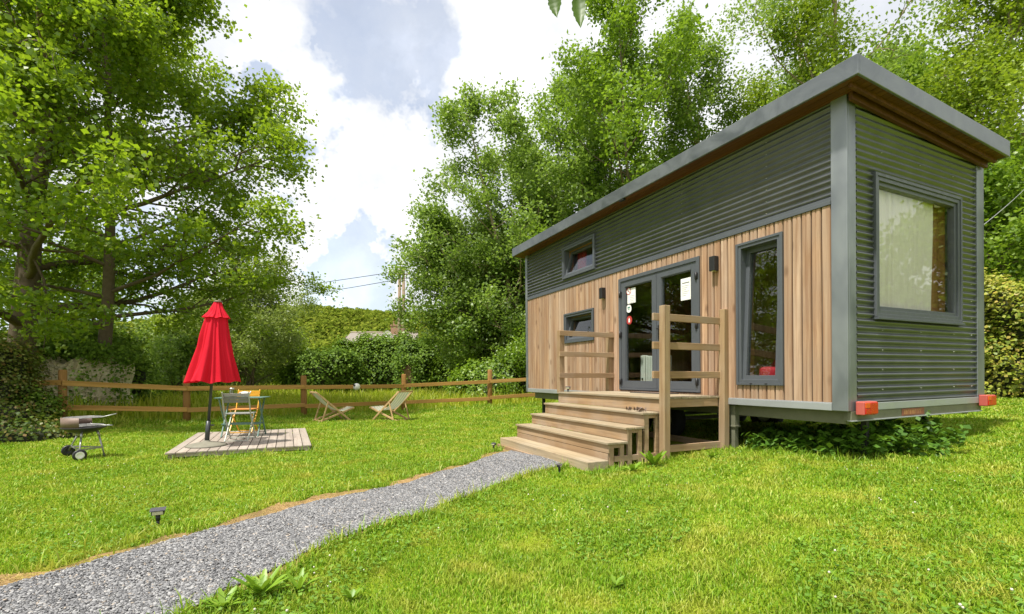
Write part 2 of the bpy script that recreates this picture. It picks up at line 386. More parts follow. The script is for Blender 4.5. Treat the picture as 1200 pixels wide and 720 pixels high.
M['lf_wil'] = leaf('willow_leaf', [(0.08, 0.14, 0.02), (0.14, 0.21, 0.035), (0.22, 0.29, 0.055), (0.32, 0.37, 0.11)], 0.38, (0.34, 0.44, 0.05))
M['lf_ivy'] = leaf('ivy_leaf', [(0.035, 0.085, 0.008), (0.07, 0.14, 0.010), (0.11, 0.20, 0.014), (0.17, 0.26, 0.025)], 0.25, gloss=0.015, grough=0.55)
M['lf_ivyb'] = leaf('bank_leaf', [(0.09, 0.17, 0.010), (0.15, 0.25, 0.012), (0.22, 0.32, 0.02), (0.34, 0.38, 0.03), (0.40, 0.30, 0.06)], 0.3, gloss=0.025, grough=.5)
M['lf_dry'] = leaf('dry_ivy_leaf', [(0.05, 0.10, 0.010), (0.09, 0.16, 0.014), (0.11, 0.18, 0.016), (0.14, 0.16, 0.02), (0.26, 0.15, 0.045)], 0.25, patch=(0.20, 0.15, 0.04))
M['lf_hill'] = leaf('hill_leaf', [(0.07, 0.11, 0.014), (0.11, 0.155, 0.018), (0.16, 0.20, 0.024), (0.21, 0.235, 0.03)], 0.3, gloss=0.0)

def stone_mat():
    n = NT('old_limestone'); v = n.coord('Object')
    vo = n.n('ShaderNodeTexVoronoi', feature='DISTANCE_TO_EDGE'); vo.inputs['Scale'].default_value = 4.0; n.set(vo.inputs['Vector'], n.coord('Object', (1, 1, 1.6)))
    a = n.noise(v, 3, 5, 0.65); b = n.noise(v, 18, 5, 0.7)
    c = n.mix(n.range(a, 0.35, 0.65), (0.62, 0.53, 0.36), (0.76, 0.68, 0.50))
    c = n.mix(n.range(b, 0.5, 0.75, 0, 0.6), c, (0.22, 0.18, 0.10))
    c = n.mix(n.range(vo.outputs['Distance'], 0.0, 0.05, 0.6, 0.0), c, (0.20, 0.16, 0.10))
    return n.done(n.pbr(c, 0.95, 0, n.bump(b, 0.7, 0.03), 0.1))
M['stone'] = stone_mat()
def hill_mat():
    n = NT('hill_turf'); p = n.pos(); a = n.noise(p, 0.02, 5, 0.6)
    return n.done(n.pbr(n.mix(n.range(a, 0.4, 0.6), (0.10, 0.14, 0.02), (0.2, 0.23, 0.04)), 0.95, spec=0.05))
M['hill'] = hill_mat()

# ------------------------------------------------------------------ leaf clouds
def rand_unit(n):
    v = rng.normal(size=(n, 3)); return v / np.linalg.norm(v, axis=1, keepdims=True)
def leaf_cloud(pts, L, W, nrm=None, bias=1.0, droop=0.0, fold=0.22):
    """one folded four-cornered leaf per point; nrm biases which way its face looks"""
    n = len(pts)
    N = rand_unit(n)
    if nrm is not None: N = N + bias * nrm; N /= np.linalg.norm(N, axis=1, keepdims=True) + 1e-9
    A = rand_unit(n); A[:, 2] -= droop
    A -= N * (A * N).sum(1, keepdims=True); A /= np.linalg.norm(A, axis=1, keepdims=True) + 1e-9
    B = np.cross(N, A)
    s = rng.uniform(0.65, 1.25, (n, 1)); l = L * s * 0.5; w = W * s * 0.5
    v = np.stack([pts - A * l, pts + B * w + N * w * fold - A * l * 0.1, pts + A * l, pts - B * w + N * w * fold - A * l * 0.1], 1).reshape(-1, 3)
    return v
def quads(n): return np.arange(n * 4, dtype=np.int32).reshape(n, 4)

def polyline(start, d, length, k, wander, up, rr):
    pts = [np.array(start, float)]; d = np.array(d, float); d /= np.linalg.norm(d)
    for i in range(k):
        d = d + rr.normal(size=3) * wander + np.array([0, 0, up]); d /= np.linalg.norm(d)
        pts.append(pts[-1] + d * (length / k))
    return np.array(pts)
def along(pts, t):
    x = t * (len(pts) - 1); i = min(int(x), len(pts) - 2); return pts[i] + (pts[i + 1] - pts[i]) * (x - i)

def tree(name, label, x, y, h, cr, leafm, barkm='bark', seed=1, cbase=0.25, limbs=16, leaves=20000, L=0.14, W=0.08,
         lean=(0, 0), r0=None, up=0.07, clump=0.28, elev=(15, 62), prof=None, flat=0.0, droop=0.2, group=None, stems=1, cat='tree', spread=1.0, tiers=6, zoff=0.0):
    rr = np.random.default_rng(seed)
    z = gzf(x, y) + zoff
    root = thing(name, label, cat, (x, y, z), 0, group)
    r0 = r0 or 0.016 * h + 0.05
    trunk = MB(); limb = MB(); tw = []; wts = []
    for st in range(stems):
        sd = np.array([lean[0] / h, lean[1] / h, 1.0])
        if stems > 1: sd = sd + np.array([math.cos(st * 2.4 + seed), math.sin(st * 2.4 + seed), 0]) * 0.22
        hs = h * (1 - 0.12 * st)
        tp = polyline((0.12 * st, 0.1 * st, -0.1), sd, hs, 12, 0.045, 0.012, rr)
        tr = [r0 * (1 - 0.9 * (i / 12) ** 0.9) / (1 + 0.35 * st) for i in range(13)]; tr[0] *= 1.35
        trunk.tube(tp, tr, 9, rnd=0.5)
        nl = max(4, limbs // stems)
        for i in range(nl):
            t = cbase + (0.98 - cbase) * ((i + rr.uniform(0, .8)) / nl)
            u = (t - cbase) / (1 - cbase)
            pr = prof(u) if prof else (0.35 + 0.65 * math.sin(math.pi * min(1, (u * 0.85 + 0.18)))) 
            ln = cr * pr * rr.uniform(0.75, 1.15) * (1 - 0.62 * u * u)
            az = i * 2.39996 + rr.uniform(-.4, .4) + seed + st
            el = R(elev[0] + (elev[1] - elev[0]) * u + rr.uniform(-8, 8))
            d = (math.cos(az) * math.cos(el), math.sin(az) * math.cos(el), math.sin(el))
            lp = polyline(along(tp, t), d, ln / max(.45, math.cos(el) * 0.9 + .1), 7, 0.10, up, rr)
            lr0 = max(0.012, r0 * (1 - 0.85 * t) * 0.40)
            limb.tube(lp, [lr0 * (1 - 0.85 * k / 7) for k in range(8)], 5, False)
            for j in range(tiers):
                tt = 0.25 + 0.75 * (j + rr.uniform(0, .9)) / tiers
                b = along(lp, min(tt, .99)); dd = lp[-1] - lp[0]; dd /= np.linalg.norm(dd)
                sd2 = dd * 0.6 + rand_unit_r(rr) * np.array([1, 1, 0.7 - 0.4 * flat])
                l2 = ln * 0.38 * rr.uniform(.6, 1.2) * (1.15 - 0.55 * tt) * spread
                sp = polyline(b, sd2, l2, 4, 0.16, up * 0.5 - 0.05 * droop, rr)
                limb.tube(sp, [max(0.005, lr0 * 0.35 * (1 - .8 * k / 4)) for k in range(5)], 3, False)
                for q in range(4):
                    b2 = along(sp, min(.99, .3 + .7 * rr.uniform()))
                    tp2 = polyline(b2, (sp[-1] - sp[0]) + rand_unit_r(rr) * l2 * 0.8, l2 * 0.5, 2, 0.2, -0.04 * droop, rr)
                    tw.append(tp2[0]); tw.append(tp2[1]); tw.append(tp2[2]); wts += [0.6, 1, 1.2]
                    if q < 2: limb.tube(tp2, [0.008, 0.006, 0.003], 3, False)
                tw.append(sp[-1]); wts.append(1.2); tw.append(sp[2]); wts.append(.6)
        tw.append(tp[-1]); wts.append(2)
    trunk.build('trunk', M[barkm], root)
    limb.build('branches', M[barkm], root)
    tw = np.array(tw); wts = np.array(wts) * np.exp(rr.normal(0, 0.85, len(wts))); wts /= wts.sum()
    idx = rng.choice(len(tw), leaves, p=wts)
    off = rng.normal(size=(leaves, 3)) * clump * np.array([1, 1, 0.75 * (1 - flat) + 0.25])
    pts = tw[idx] + off
    up_n = np.tile(np.array([0.0, 0.0, 1.0]), (leaves, 1))
    v = leaf_cloud(pts, L, W, up_n, 0.9, droop)
    np_obj('crown', v, quads(leaves), M[leafm], root)
    return root
def rand_unit_r(rr):
    v = rr.normal(size=3); return v / np.linalg.norm(v)

def lumpy(pts, seed, amp, freq):
    o = np.zeros(len(pts)); r2 = np.random.default_rng(seed)
    for k in range(5):
        d = r2.normal(size=3); o += np.sin(pts @ d * freq * (1 + 0.5 * k) + r2.uniform(0, 6)) * amp / (1 + 0.5 * k)
    return o
def blob_surface(cx, cy, rx, ry, h, n, seed, power=2.6, amp=0.25, freq=1.2, rot=0.0, zlow=0.0):
    """points + outward normals on an uneven mound (superellipsoid standing on the ground)"""
    u = rng.uniform(0, 2 * math.pi, n); t = rng.uniform(zlow, 1, n)
    zz = t; rad = (1 - zz ** power) ** (1 / power)
    top = rng.uniform(size=n) < 0.35
    rad2 = np.sqrt(rng.uniform(size=n)); rad = np.where(top, rad2, rad); zz = np.where(top, (1 - rad2 ** power).clip(0) ** (1 / power), zz)
    N = np.stack([np.cos(u) * rad, np.sin(u) * rad, zz * 0.9 + 0.1], 1)
    p = np.stack([np.cos(u) * rad * rx, np.sin(u) * rad * ry, zz * h], 1)
    N /= np.linalg.norm(N, axis=1, keepdims=True) + 1e-9
    p = p + N * (lumpy(p, seed, amp, freq))[:, None]
    p[:, 2] = np.maximum(p[:, 2], 0.02)
    c, s = math.cos(rot), math.sin(rot)
    Rm = np.array([[c, -s, 0], [s, c, 0], [0, 0, 1]])
    return p @ Rm.T, N @ Rm.T
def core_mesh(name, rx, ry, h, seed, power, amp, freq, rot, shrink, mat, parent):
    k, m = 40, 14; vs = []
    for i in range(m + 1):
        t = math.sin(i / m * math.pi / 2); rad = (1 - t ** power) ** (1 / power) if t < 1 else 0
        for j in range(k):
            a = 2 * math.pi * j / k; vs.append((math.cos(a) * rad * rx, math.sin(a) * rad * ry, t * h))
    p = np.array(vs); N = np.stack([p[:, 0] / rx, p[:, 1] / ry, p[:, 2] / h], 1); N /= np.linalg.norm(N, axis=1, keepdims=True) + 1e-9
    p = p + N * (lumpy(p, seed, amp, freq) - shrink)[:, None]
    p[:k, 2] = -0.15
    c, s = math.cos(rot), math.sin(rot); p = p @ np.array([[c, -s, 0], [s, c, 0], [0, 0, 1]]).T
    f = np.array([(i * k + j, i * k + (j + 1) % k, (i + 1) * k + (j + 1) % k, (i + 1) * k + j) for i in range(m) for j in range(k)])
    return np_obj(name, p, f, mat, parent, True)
def mound(name, label, cat, x, y, rx, ry, h, leafm, n=9000, L=0.1, W=0.08, seed=3, power=2.6, amp=0.25, freq=1.2, rot=0.0, shrink=0.18, group=None, fuzz=0.12, zoff=0.0, corem='ivycore', bias=1.2):
    root = thing(name, label, cat, (x, y, gzf(x, y) + zoff), 0, group)
    core_mesh('stems', rx, ry, h, seed, power, amp, freq, rot, shrink, M[corem], root)  # opaque filler mass behind the leaves; inner shade is in its dark colour
    p, N = blob_surface(x, y, rx, ry, h, n, seed, power, amp, freq, rot)
    p = p + N * rng.normal(0, fuzz, (n, 1)) + rng.normal(0, fuzz * 0.5, (n, 3))
    v = leaf_cloud(p, L, W, N + np.array([0, 0, 0.5]), bias, 0.4)
    np_obj('foliage', v, quads(n), M[leafm], root)
    return root

# ================================================================== SETTING
def axis(lo, hi, step, outer):
    mid = list(np.arange(lo, hi + 1e-6, step)); a = []; d = step
    x = lo
    while x > -outer: d *= 1.35; x -= d; a.append(x)
    b = []; d = step; x = hi
    while x < outer: d *= 1.35; x += d; b.append(x)
    return np.array(a[::-1] + mid + b)
gx, gy = axis(-24, 26, 0.25, 2600), axis(-4, 40, 0.25, 2600)
X, Y = np.meshgrid(gx, gy); Z = gz(X, Y)
nx, ny = len(gx), len(gy)
i0 = (np.arange(ny - 1)[:, None] * nx + np.arange(nx - 1)[None, :]).ravel()
tag(np_obj('lawn_ground', np.stack([X.ravel(), Y.ravel(), Z.ravel()], 1), np.stack([i0, i0 + 1, i0 + nx + 1, i0 + nx], 1), M['ground'], None, True), kind='structure')

# --- gravel path (edge pairs, left / right)
PL = [SN(3.75, 2.33), (-.46, 6.43), (-1.10, 5.5), (-1.68, 4.68), (-2.42, 3.38), (-2.95, 2.62), (-3.6, 1.7), (-4.5, .4), (-5.6, -1.2)]
PR = [SN(2.15, 2.33), (.16, 5.76), (-.33, 4.95), (-.76, 4.23), (-1.33, 3.38), (-1.64, 2.55), (-2.1, 1.6), (-2.9, .3), (-4.0, -1.4)]
PL = np.array(PL); PR = np.array(PR)
def resample(P, k):
    s = np.r_[0, np.cumsum(np.linalg.norm(np.diff(P, axis=0), axis=1))]; t = np.linspace(0, s[-1], k)
    q = np.stack([np.interp(t, s, P[:, i]) for i in range(2)], 1)
    for _ in range(6): q[1:-1] = (q[:-2] + 2 * q[1:-1] + q[2:]) / 4
    return q
K = 90
PLs, PRs = resample(PL, K), resample(PR, K)
wob = lambda s, a: np.stack([np.sin(np.arange(K) * 0.9 + s) + np.sin(np.arange(K) * 2.3 + s * 2), np.cos(np.arange(K) * 0.7 + s)], 1) * a
PLs[1:] += wob(1, .018)[1:]; PRs[1:] += wob(4, .018)[1:]
def strip(name, A, B, dz, mat, m=9):
    t = np.linspace(0, 1, m)[None, :, None]
    g = A[:, None, :] * (1 - t) + B[:, None, :] * t
    z = gz(g[..., 0], g[..., 1]) + dz
    v = np.concatenate([g, z[..., None]], 2).reshape(-1, 3)
    i = (np.arange(K - 1)[:, None] * m + np.arange(m - 1)[None, :]).ravel()
    return np_obj(name, v, np.stack([i, i + m, i + m + 1, i + 1], 1), mat, None, True)
ew = np.clip(0.20 + 0.13 * np.sin(np.arange(K) * 0.33) * np.sin(np.arange(K) * 0.11 + 1) + 0.07 * np.sin(np.arange(K) * 0.9 + 1) + 0.05 * np.sin(np.arange(K) * 1.7), .03, .5)[:, None]
dirL = PLs - PRs; dirL /= np.linalg.norm(dirL, axis=1, keepdims=True)
EL = PLs + dirL * ew; ER = PRs - dirL * (0.075 + 0.04 * np.sin(np.arange(K) * 0.5))[:, None]
tag(strip('path_edge', EL, ER, 0.006, M['straw']), kind='structure')
tag(strip('gravel_path', PLs, PRs, 0.012, M['gravel']), kind='structure')

def in_poly(px, py, poly):
    c = np.zeros(len(px), bool); n = len(poly)
    for i in range(n):
        x1, y1 = poly[i]; x2, y2 = poly[(i + 1) % n]
        if y1 == y2: continue
        k = ((y1 > py) != (y2 > py)) & (px < (x2 - x1) * (py - y1) / (y2 - y1) + x1); c ^= k
    return c
path_poly = np.concatenate([PLs, PRs[::-1]]); edge_poly = np.concatenate([EL, ER[::-1]])

# gravel chips
NS = 240000
tt = rng.uniform(0, K - 1.001, NS) ; dens = rng.uniform(size=NS)
ii = tt.astype(int); fr = (tt - ii)[:, None]
a = PLs[ii] * (1 - fr) + PLs[ii + 1] * fr; b = PRs[ii] * (1 - fr) + PRs[ii + 1] * fr
w = rng.uniform(-0.03, 1.03, NS)[:, None]
q = a * (1 - w) + b * w
q = q[(q[:, 1] > 1.2)]
NS = len(q); sz = rng.gamma(5, .0007, NS) + .0018
cube = np.array([(-1, -1, -1), (1, -1, -1), (1, 1, -1), (-1, 1, -1), (-1, -1, 1), (1, -1, 1), (1, 1, 1), (-1, 1, 1)], float)
sh = cube[None] * np.stack([sz * rng.uniform(.8, 1.5, NS), sz * rng.uniform(.6, 1, NS), sz * rng.uniform(.25, .55, NS)], 1)[:, None, :]
sh = sh * rng.uniform(0.65, 1.1, (NS, 8, 1))
ang = rng.uniform(0, 6.28, NS); tl = rng.normal(0, .45, NS); ca, sa, ct, st_ = np.cos(ang), np.sin(ang), np.cos(tl), np.sin(tl)
y2 = sh[..., 1] * ct[:, None] - sh[..., 2] * st_[:, None]; z2 = sh[..., 1] * st_[:, None] + sh[..., 2] * ct[:, None]
x3 = sh[..., 0] * ca[:, None] - y2 * sa[:, None]; y3 = sh[..., 0] * sa[:, None] + y2 * ca[:, None]
zz = gz(q[:, 0], q[:, 1]) + 0.013 + rng.uniform(0, .008, NS)
v = np.stack([x3 + q[:, :1], y3 + q[:, 1:], z2 + zz[:, None]], 2).reshape(-1, 3)
cf = np.array([(0, 3, 2, 1), (4, 5, 6, 7), (0, 1, 5, 4), (1, 2, 6, 5), (2, 3, 7, 6), (3, 0, 4, 7)])
tag(np_obj('gravel', v, (np.arange(NS)[:, None, None] * 8 + cf[None]).reshape(-1, 4), M['stones']), kind='stuff')

# --- grass blades
plat_poly = [(-4.99, 6.84), (-3.18, 7.49), (-4.52, 10.28), (-6.3, 9.6)]
deck_poly = [SN(1.6, 0), SN(4.3, 0), SN(4.3, 2.35), SN(1.6, 2.35)]
def blades(px, py, hgt, wid, lean=0.5, seg=2):
    n = len(px); z = gz(px, py)
    a = rng.uniform(0, 6.283, n); l = rng.uniform(0.1, 1, n) * lean * hgt
    dx, dy = np.cos(a) * l, np.sin(a) * l
    a2 = a + 1.57 + rng.normal(0, .5, n); wx, wy = np.cos(a2) * wid / 2, np.sin(a2) * wid / 2
    b = np.stack([px, py, z - 0.005], 1)
    m = b + np.stack([dx * .35, dy * .35, hgt * .6], 1); t = b + np.stack([dx, dy, hgt * (1 - .12 * lean)], 1)
    wv = np.stack([wx, wy, np.zeros(n)], 1)
    v = np.stack([b - wv, b + wv, m + wv * .85, m - wv * .85, t + wv * .18, t - wv * .18], 1).reshape(-1, 3)
    f = np.array([(0, 1, 2, 3), (3, 2, 4, 5)])
    return v, (np.arange(n)[:, None, None] * 6 + f[None]).reshape(-1, 4)
def scatter(n, dmin, dmax, power=1.0, half=52):
    d = dmin * (dmax / dmin) ** rng.uniform(0, 1, n) if power == 0 else (dmin ** (2 - power) + rng.uniform(0, 1, n) * (dmax ** (2 - power) - dmin ** (2 - power))) ** (1 / (2 - power))
    th = rng.uniform(-R(half), R(half), n)
    x, y = d * np.sin(th), d * np.cos(th)
    return x, y
px, py = scatter(620000, 1.55, 17, 1.5, 52)
behind_fence = np.interp(px, [-14, -12.7, -10.4, -8.5, -6.2, -3.66, -.77, 2.1, 8], [9.5, 9.9, 11, 12.45, 14.2, 16.1, 16.5, 17.2, 18])
ok = ~in_poly(px, py, edge_poly) & ~in_poly(px, py, plat_poly) & ~in_poly(px, py, deck_poly) & (py < behind_fence)
px, py, behind_fence = px[ok], py[ok], behind_fence[ok]; d = np.hypot(px, py)
tuft = np.clip(1 + 0.5 * np.sin(px * 5.1 + np.sin(py * 4.3)) * np.sin(py * 6.7 + 1.3 * np.sin(px * 3.1)), .5, 1.6)
hh = rng.gamma(5, 0.0040, len(px)) * tuft * (0.85 + 0.035 * d) + 0.009
fringe = sstep(-1.2, 0, py - behind_fence); hh = hh * (1 + 2.2 * fringe)
ww = np.clip(0.0028 + 0.00105 * d, 0.0035, 0.02) * rng.uniform(.7, 1.4, len(px))
v, f = blades(px, py, hh, ww, 0.85)
tag(np_obj('lawn_grass', v, f, M['blades']), kind='stuff')
# tall grass edging path, platform, steps, posts
def edge_pts(A, n, sg):
    i = rng.integers(0, len(A) - 1, n); t = rng.uniform(size=(n, 1)); return A[i] * (1 - t) + A[i + 1] * t + rng.normal(0, sg, (n, 2))
E1 = edge_pts(ER, 5200, .035) - np.repeat(np.array([[-.045, .0]]), 5200, 0); E2 = edge_pts(EL, 3000, .05) + np.array([[-.05, .03]])
sp = np.array([SN(1.45, 2.45), SN(1.5, 1.4), SN(1.4, .1)]); E3 = edge_pts(sp, 800, .06)
pe = np.array([plat_poly[3], plat_poly[0], plat_poly[1], plat_poly[2]]) ; E4 = edge_pts(pe + np.array([[-.1, 0], [0, -.08], [.08, -.04], [.1, .05]]), 1500, .04)
E5 = edge_pts(np.array([SN(4.45, 2.3), SN(4.4, .2)]), 700, .06)
hs = edge_pts(np.array([SN(-.2, -.2), SN(1.3, -.1)]), 900, .15)
EE = np.concatenate([E1, E2, E3, E4, E5, hs]); EE = EE[EE[:, 1] > 1.4]
v, f = blades(EE[:, 0], EE[:, 1], rng.gamma(5, .013, len(EE)), rng.uniform(.005, .010, len(EE)), 0.9)
tag(np_obj('long_edge_grass', v, f, M['blades']), kind='stuff')
S1 = edge_pts((EL + PLs) / 2, 16000, .075); S2 = edge_pts((ER + PRs) / 2, 1500, .03); S = np.concatenate([S1, S2]); S = S[(S[:, 1] > 1.3)]
v, f = blades(S[:, 0], S[:, 1], rng.uniform(.008, .028, len(S)), rng.uniform(.004, .008, len(S)), 3.2)
tag(np_obj('dry_grass', v, f, M['strawblade']), kind='stuff')
# meadow beyond the fence
px, py = scatter(130000, 9.5, 46, 1.3, 52)
bf = np.interp(px, [-14, -12.7, -10.4, -8.5, -6.2, -3.66, -.77, 2.1, 8, 30], [9.5, 9.9, 11, 12.45, 14.2, 16.1, 16.5, 17.2, 18, 18])
ok = (py > bf + .25) & (px < 4); px, py = px[ok], py[ok]; d = np.hypot(px, py)
v, f = blades(px, py, rng.gamma(8, .042, len(px)) * sstep(0, 1.4, py - np.interp(px, [-14, -12.7, -10.4, -8.5, -6.2, -3.66, -.77, 2.1, 8, 30], [9.5, 9.9, 11, 12.45, 14.2, 16.1, 16.5, 17.2, 18, 18])) + .06, 0.004 + .0011 * d, .6)
tag(np_obj('meadow_grass', v, f, M['meadow']), kind='stuff')
# clover leaves and flowers in the lawn
px, py = scatter(30000, 1.6, 9, 1.5, 50)
patchy = np.sin(px * 1.7 + 1) * np.sin(py * 1.9) + 0.6 * np.sin(px * 3.3 - py * 2.2); ok = (patchy > 0.05) & ~in_poly(px, py, edge_poly) & ~in_poly(px, py, deck_poly) & ~in_poly(px, py, plat_poly)
px, py = px[ok], py[ok]; pts = np.stack([px, py, gz(px, py) + rng.uniform(.015, .04, len(px))], 1)
v = leaf_cloud(pts, .026, .022, np.tile([0, 0, 1.], (len(pts), 1)), 2.2, 0)
tag(np_obj('clover_leaves', v, quads(len(pts)), M['clover']), kind='stuff')
px, py = scatter(300, 2.0, 9, 1.6, 48)
patchy = np.sin(px * 1.7 + 1) * np.sin(py * 1.9) + 0.6 * np.sin(px * 3.3 - py * 2.2); ok = (patchy > 0.2) & ~in_poly(px, py, edge_poly) & ~in_poly(px, py, deck_poly) & ~in_poly(px, py, plat_poly)
fb = MB()
for x, y in zip(px[ok], py[ok]):
    r = random.uniform(.004, .0075); z = gzf(x, y) + random.uniform(.03, .055)
    fb.lathe([(r * .2, -r), (r, -r * .2), (r * .8, r * .6), (r * .15, r)], 6, (x, y, z))
tag(fb.build('clover_flowers', M['flower']), kind='stuff')

# --- hills
hx = np.linspace(-1100, 1100, 90); hy_ = np.linspace(90, 900, 60)
X, Y = np.meshgrid(hx, hy_)
def hillz(x, y):
    ridge = 60 + 6 * np.sin(x * .011) + 3.0 * np.sin(x * .037 + 1) + 0.022 * (x + 120)
    ridge = ridge - 22 * sstep(-170, -330, x)
    return ridge * sstep(110, 420, y + 20 * np.sin(x * .02)) - 3.0
Z = hillz(X, Y)
nx, ny = 90, 60; i0 = (np.arange(ny - 1)[:, None] * nx + np.arange(nx - 1)[None, :]).ravel()
tag(np_obj('hills', np.stack([X.ravel(), Y.ravel(), Z.ravel()], 1), np.stack([i0, i0 + 1, i0 + nx + 1, i0 + nx], 1), M['hill'], None, True), kind='structure')
# wooded slopes: thousands of crowns that read as one mass
nt = 5200; hxx = rng.uniform(-520, 260, nt); hyy = rng.uniform(150, 450, nt)
ok = ~((hxx < -150 - (hyy - 150) * .2) & (hyy < 230)); hxx, hyy = hxx[ok], hyy[ok]; nt = len(hxx)
cr = rng.uniform(3.5, 6.5, nt); m = 90
N = rand_unit(nt * m).reshape(nt, m, 3); N[..., 2] = np.abs(N[..., 2])
base = np.stack([hxx, hyy, hillz(hxx, hyy) + 1.0], 1)
P = base[:, None, :] + N * cr[:, None, None] * np.array([1, 1, 1.15]) * rng.uniform(.75, 1.05, (nt, m, 1))
v = leaf_cloud(P.reshape(-1, 3), 2.3, 2.0, N.reshape(-1, 3), 1.5, 0.1)
tag(np_obj('hill_woodland', v, quads(nt * m), M['lf_hill']), kind='stuff')

# ================================================================== CABIN ON WHEELS
house = thing('tiny_house', 'tiny house on a trailer with timber cladding, dark corrugated upper walls and sloping roof', 'tiny house', (P0[0], P0[1], 0), ANG, rx=R(0.55))
def WL(mb):                              # (a = left to right from outside, d = outward, z) on the long wall
    mb.v = [(a, -d, z) for (a, d, z) in mb.v]; mb.f = [tuple(reversed(f)) for f in mb.f]; return mb
def WE(mb):                              # same for the short end wall
    mb.v = [(d, a, z) for (a, d, z) in mb.v]; mb.f = [tuple(reversed(f)) for f in mb.f]; return mb
def cells(x0, x1, z0, z1, holes):
    xs = sorted({x0, x1, *[h[0] for h in holes if x0 < h[0] < x1], *[h[1] for h in holes if x0 < h[1] < x1]})
    zs = sorted({z0, z1, *[h[2] for h in holes if z0 < h[2] < z1], *[h[3] for h in holes if z0 < h[3] < z1]})
    out = []
    for a, b in zip(xs, xs[1:]):
        run = None
        for c, d in zip(zs, zs[1:]):
            mx, mz = (a + b) / 2, (c + d) / 2
            if any(h[0] < mx < h[1] and h[2] < mz < h[3] for h in holes): 
                if run: out.append((a, b, *run)); run = None
            else: run = (run[0], d) if run else (c, d)
        if run: out.append((a, b, *run))
    return out
DOOR = (-3.975, -2.055, 0.95, 3.012); LOFT = (-5.96, -4.72, 3.37, 4.075); SMALL = (-5.91, -4.78, 1.94, 2.592); TALL = (-1.41, -0.73, 1.09, 3.013)
ENDW = (0.47, 2.45, 1.885, 3.545)
inset = lambda h, k: (h[0] + k, h[1] - k, h[2] + k, h[3] - k)
W, LEN = 3.05, 7.77
roofz = lambda e: 4.325 - 0.0645 * (e + 0.3)
# structural walls with real openings
wm = MB()
for c in cells(-LEN + .12, -.12, .84, 4.28, [inset(h, .04) for h in (DOOR, LOFT, SMALL, TALL)]): wm.box(c[0], c[1], -.1, -.004, c[2], c[3])
WL(wm)
we = MB()
for c in cells(.006, W - .006, .84, 4.10, [inset(ENDW, .04)]): we.box(c[0], c[1], -.1, -.004, c[2], c[3])
WE(we); b = len(wm.v); wm.v += we.v; wm.f += [tuple(i + b for i in f) for f in we.f]; wm.r += we.r; wm.sm += we.sm
wm.box(-LEN + .12, -.12, W - .1, W - .004, .84, 4.08)
wm.box(-LEN + .004, -LEN + .1, .006, W - .006, .84, 4.10)
wm.build('wall', M['dark'], house)
fl = MB(); fl.box(-LEN + .1, -.1, .1, W - .1, .84, .955); fl.build('floor', M['pine'], house)
for nm, bxs in (('loft_floor', [(-LEN + .1, -4.45, .101, W - .1, 3.05, 3.13)]), ('partition', [(-4.5, -4.44, 1.2, W - .1, .956, 3.049)]),
                ('kitchen_unit', [(-3.9, -2.0, W - .75, W - .12, .956, 1.85)]), ('sofa_box', [(-1.75, -.12, W - .8, W - .12, .956, 1.4)]), ('window_bench', [(-1.6, -.45, .101, .62, .956, 1.09)])):
    ins = MB()
    for b_ in bxs: ins.box(*b_)
    ins.build(nm, M['pine'], house, .004)
ins = MB()
ins = MB(); ins.box(-LEN + .101, -.101, W - .115, W - .101, .956, 4.02); ins.box(-LEN + .101, -LEN + .115, .1, W - .116, .956, 4.05); ins.box(-LEN + .116, -.101, .1, W - .116, 4.03, 4.045)
ins.build('interior_lining', M['pine'], house)
ins = MB(); ins.box(-.20, -.17, 2.16, 2.55, .957, 3.6); ins.build('interior_board', M['pine'], house, .003)
# vertical cladding boards
cl = MB(); s = -7.70; rr = np.random.default_rng(5)
zb0, zb1 = .908, 3.158
while s < -.155:
    w = 0.118; e = min(s + w, -.152); rn = rr.uniform()
    brk = sorted({s, e, *[x for h in (DOOR, SMALL, TALL) for x in h[:2] if s + .004 < x < e - .004]})
    for a, b2 in zip(brk, brk[1:]):
        for c in cells(a, b2, zb0, zb1, [DOOR, SMALL, TALL]):
            x0 = c[0] + (.007 if a == s else 0); x1 = c[1] - (.007 if b2 == e else 0)
            if x1 - x0 < .004: continue
            ch = min(.007, (x1 - x0) * .3); mid = (x0 + x1) / 2
            pf = [(x0, .0), (x0, .012), (x0 + ch, .026)]
            if x1 - x0 > .1: pf += [(mid - .008, .026), (mid - .004, .019), (mid + .004, .019), (mid + .008, .026)]
            pf += [(x1 - ch, .026), (x1, .012), (x1, .0)]
            n_ = len(pf); vs = [(p[0], -p[1], c[2]) for p in pf] + [(p[0], -p[1], c[3]) for p in pf]
            fs = [(i, i + 1, n_ + i + 1, n_ + i) for i in range(n_ - 1)] + [tuple(range(n_))[::-1], tuple(range(n_, 2 * n_))]
            cl.mesh(vs, fs, rn)
    s = e
cl.build('timber_cladding', M['cladding'], house)
# corrugated steel
def corrugate(cs, mapf, name, pitch=.0762, amp=.0145, base=.0165):
    mb = MB()
    for (a0, a1, z0, z1) in cs:
        k0, k1 = math.ceil(z0 / pitch * 10), math.floor(z1 / pitch * 10)
        zs = sorted({z0, z1, *[k * pitch / 10 for k in range(k0, k1 + 1)]})
        vs = []
        for z in zs:
            d = base + amp * math.cos(2 * math.pi * z / pitch); vs += [(a0, d, z), (a1, d, z)]
        mb.mesh(vs, [(2 * i, 2 * i + 1, 2 * i + 3, 2 * i + 2) for i in range(len(zs) - 1)], .5, True)
    mapf(mb); return mb.build(name, M['corr'], house)
corrugate(cells(-7.70, -.151, 3.246, 4.40, [LOFT]), WL, 'corrugated_wall')
ce = cells(.137, 2.885, .91, 4.38, [ENDW]); corrugate(ce, WE, 'corrugated_wall')
def WR(mb): mb.v = [(-a, W + d, z) for (a, d, z) in mb.v]; mb.f = [tuple(reversed(f)) for f in mb.f]; return mb
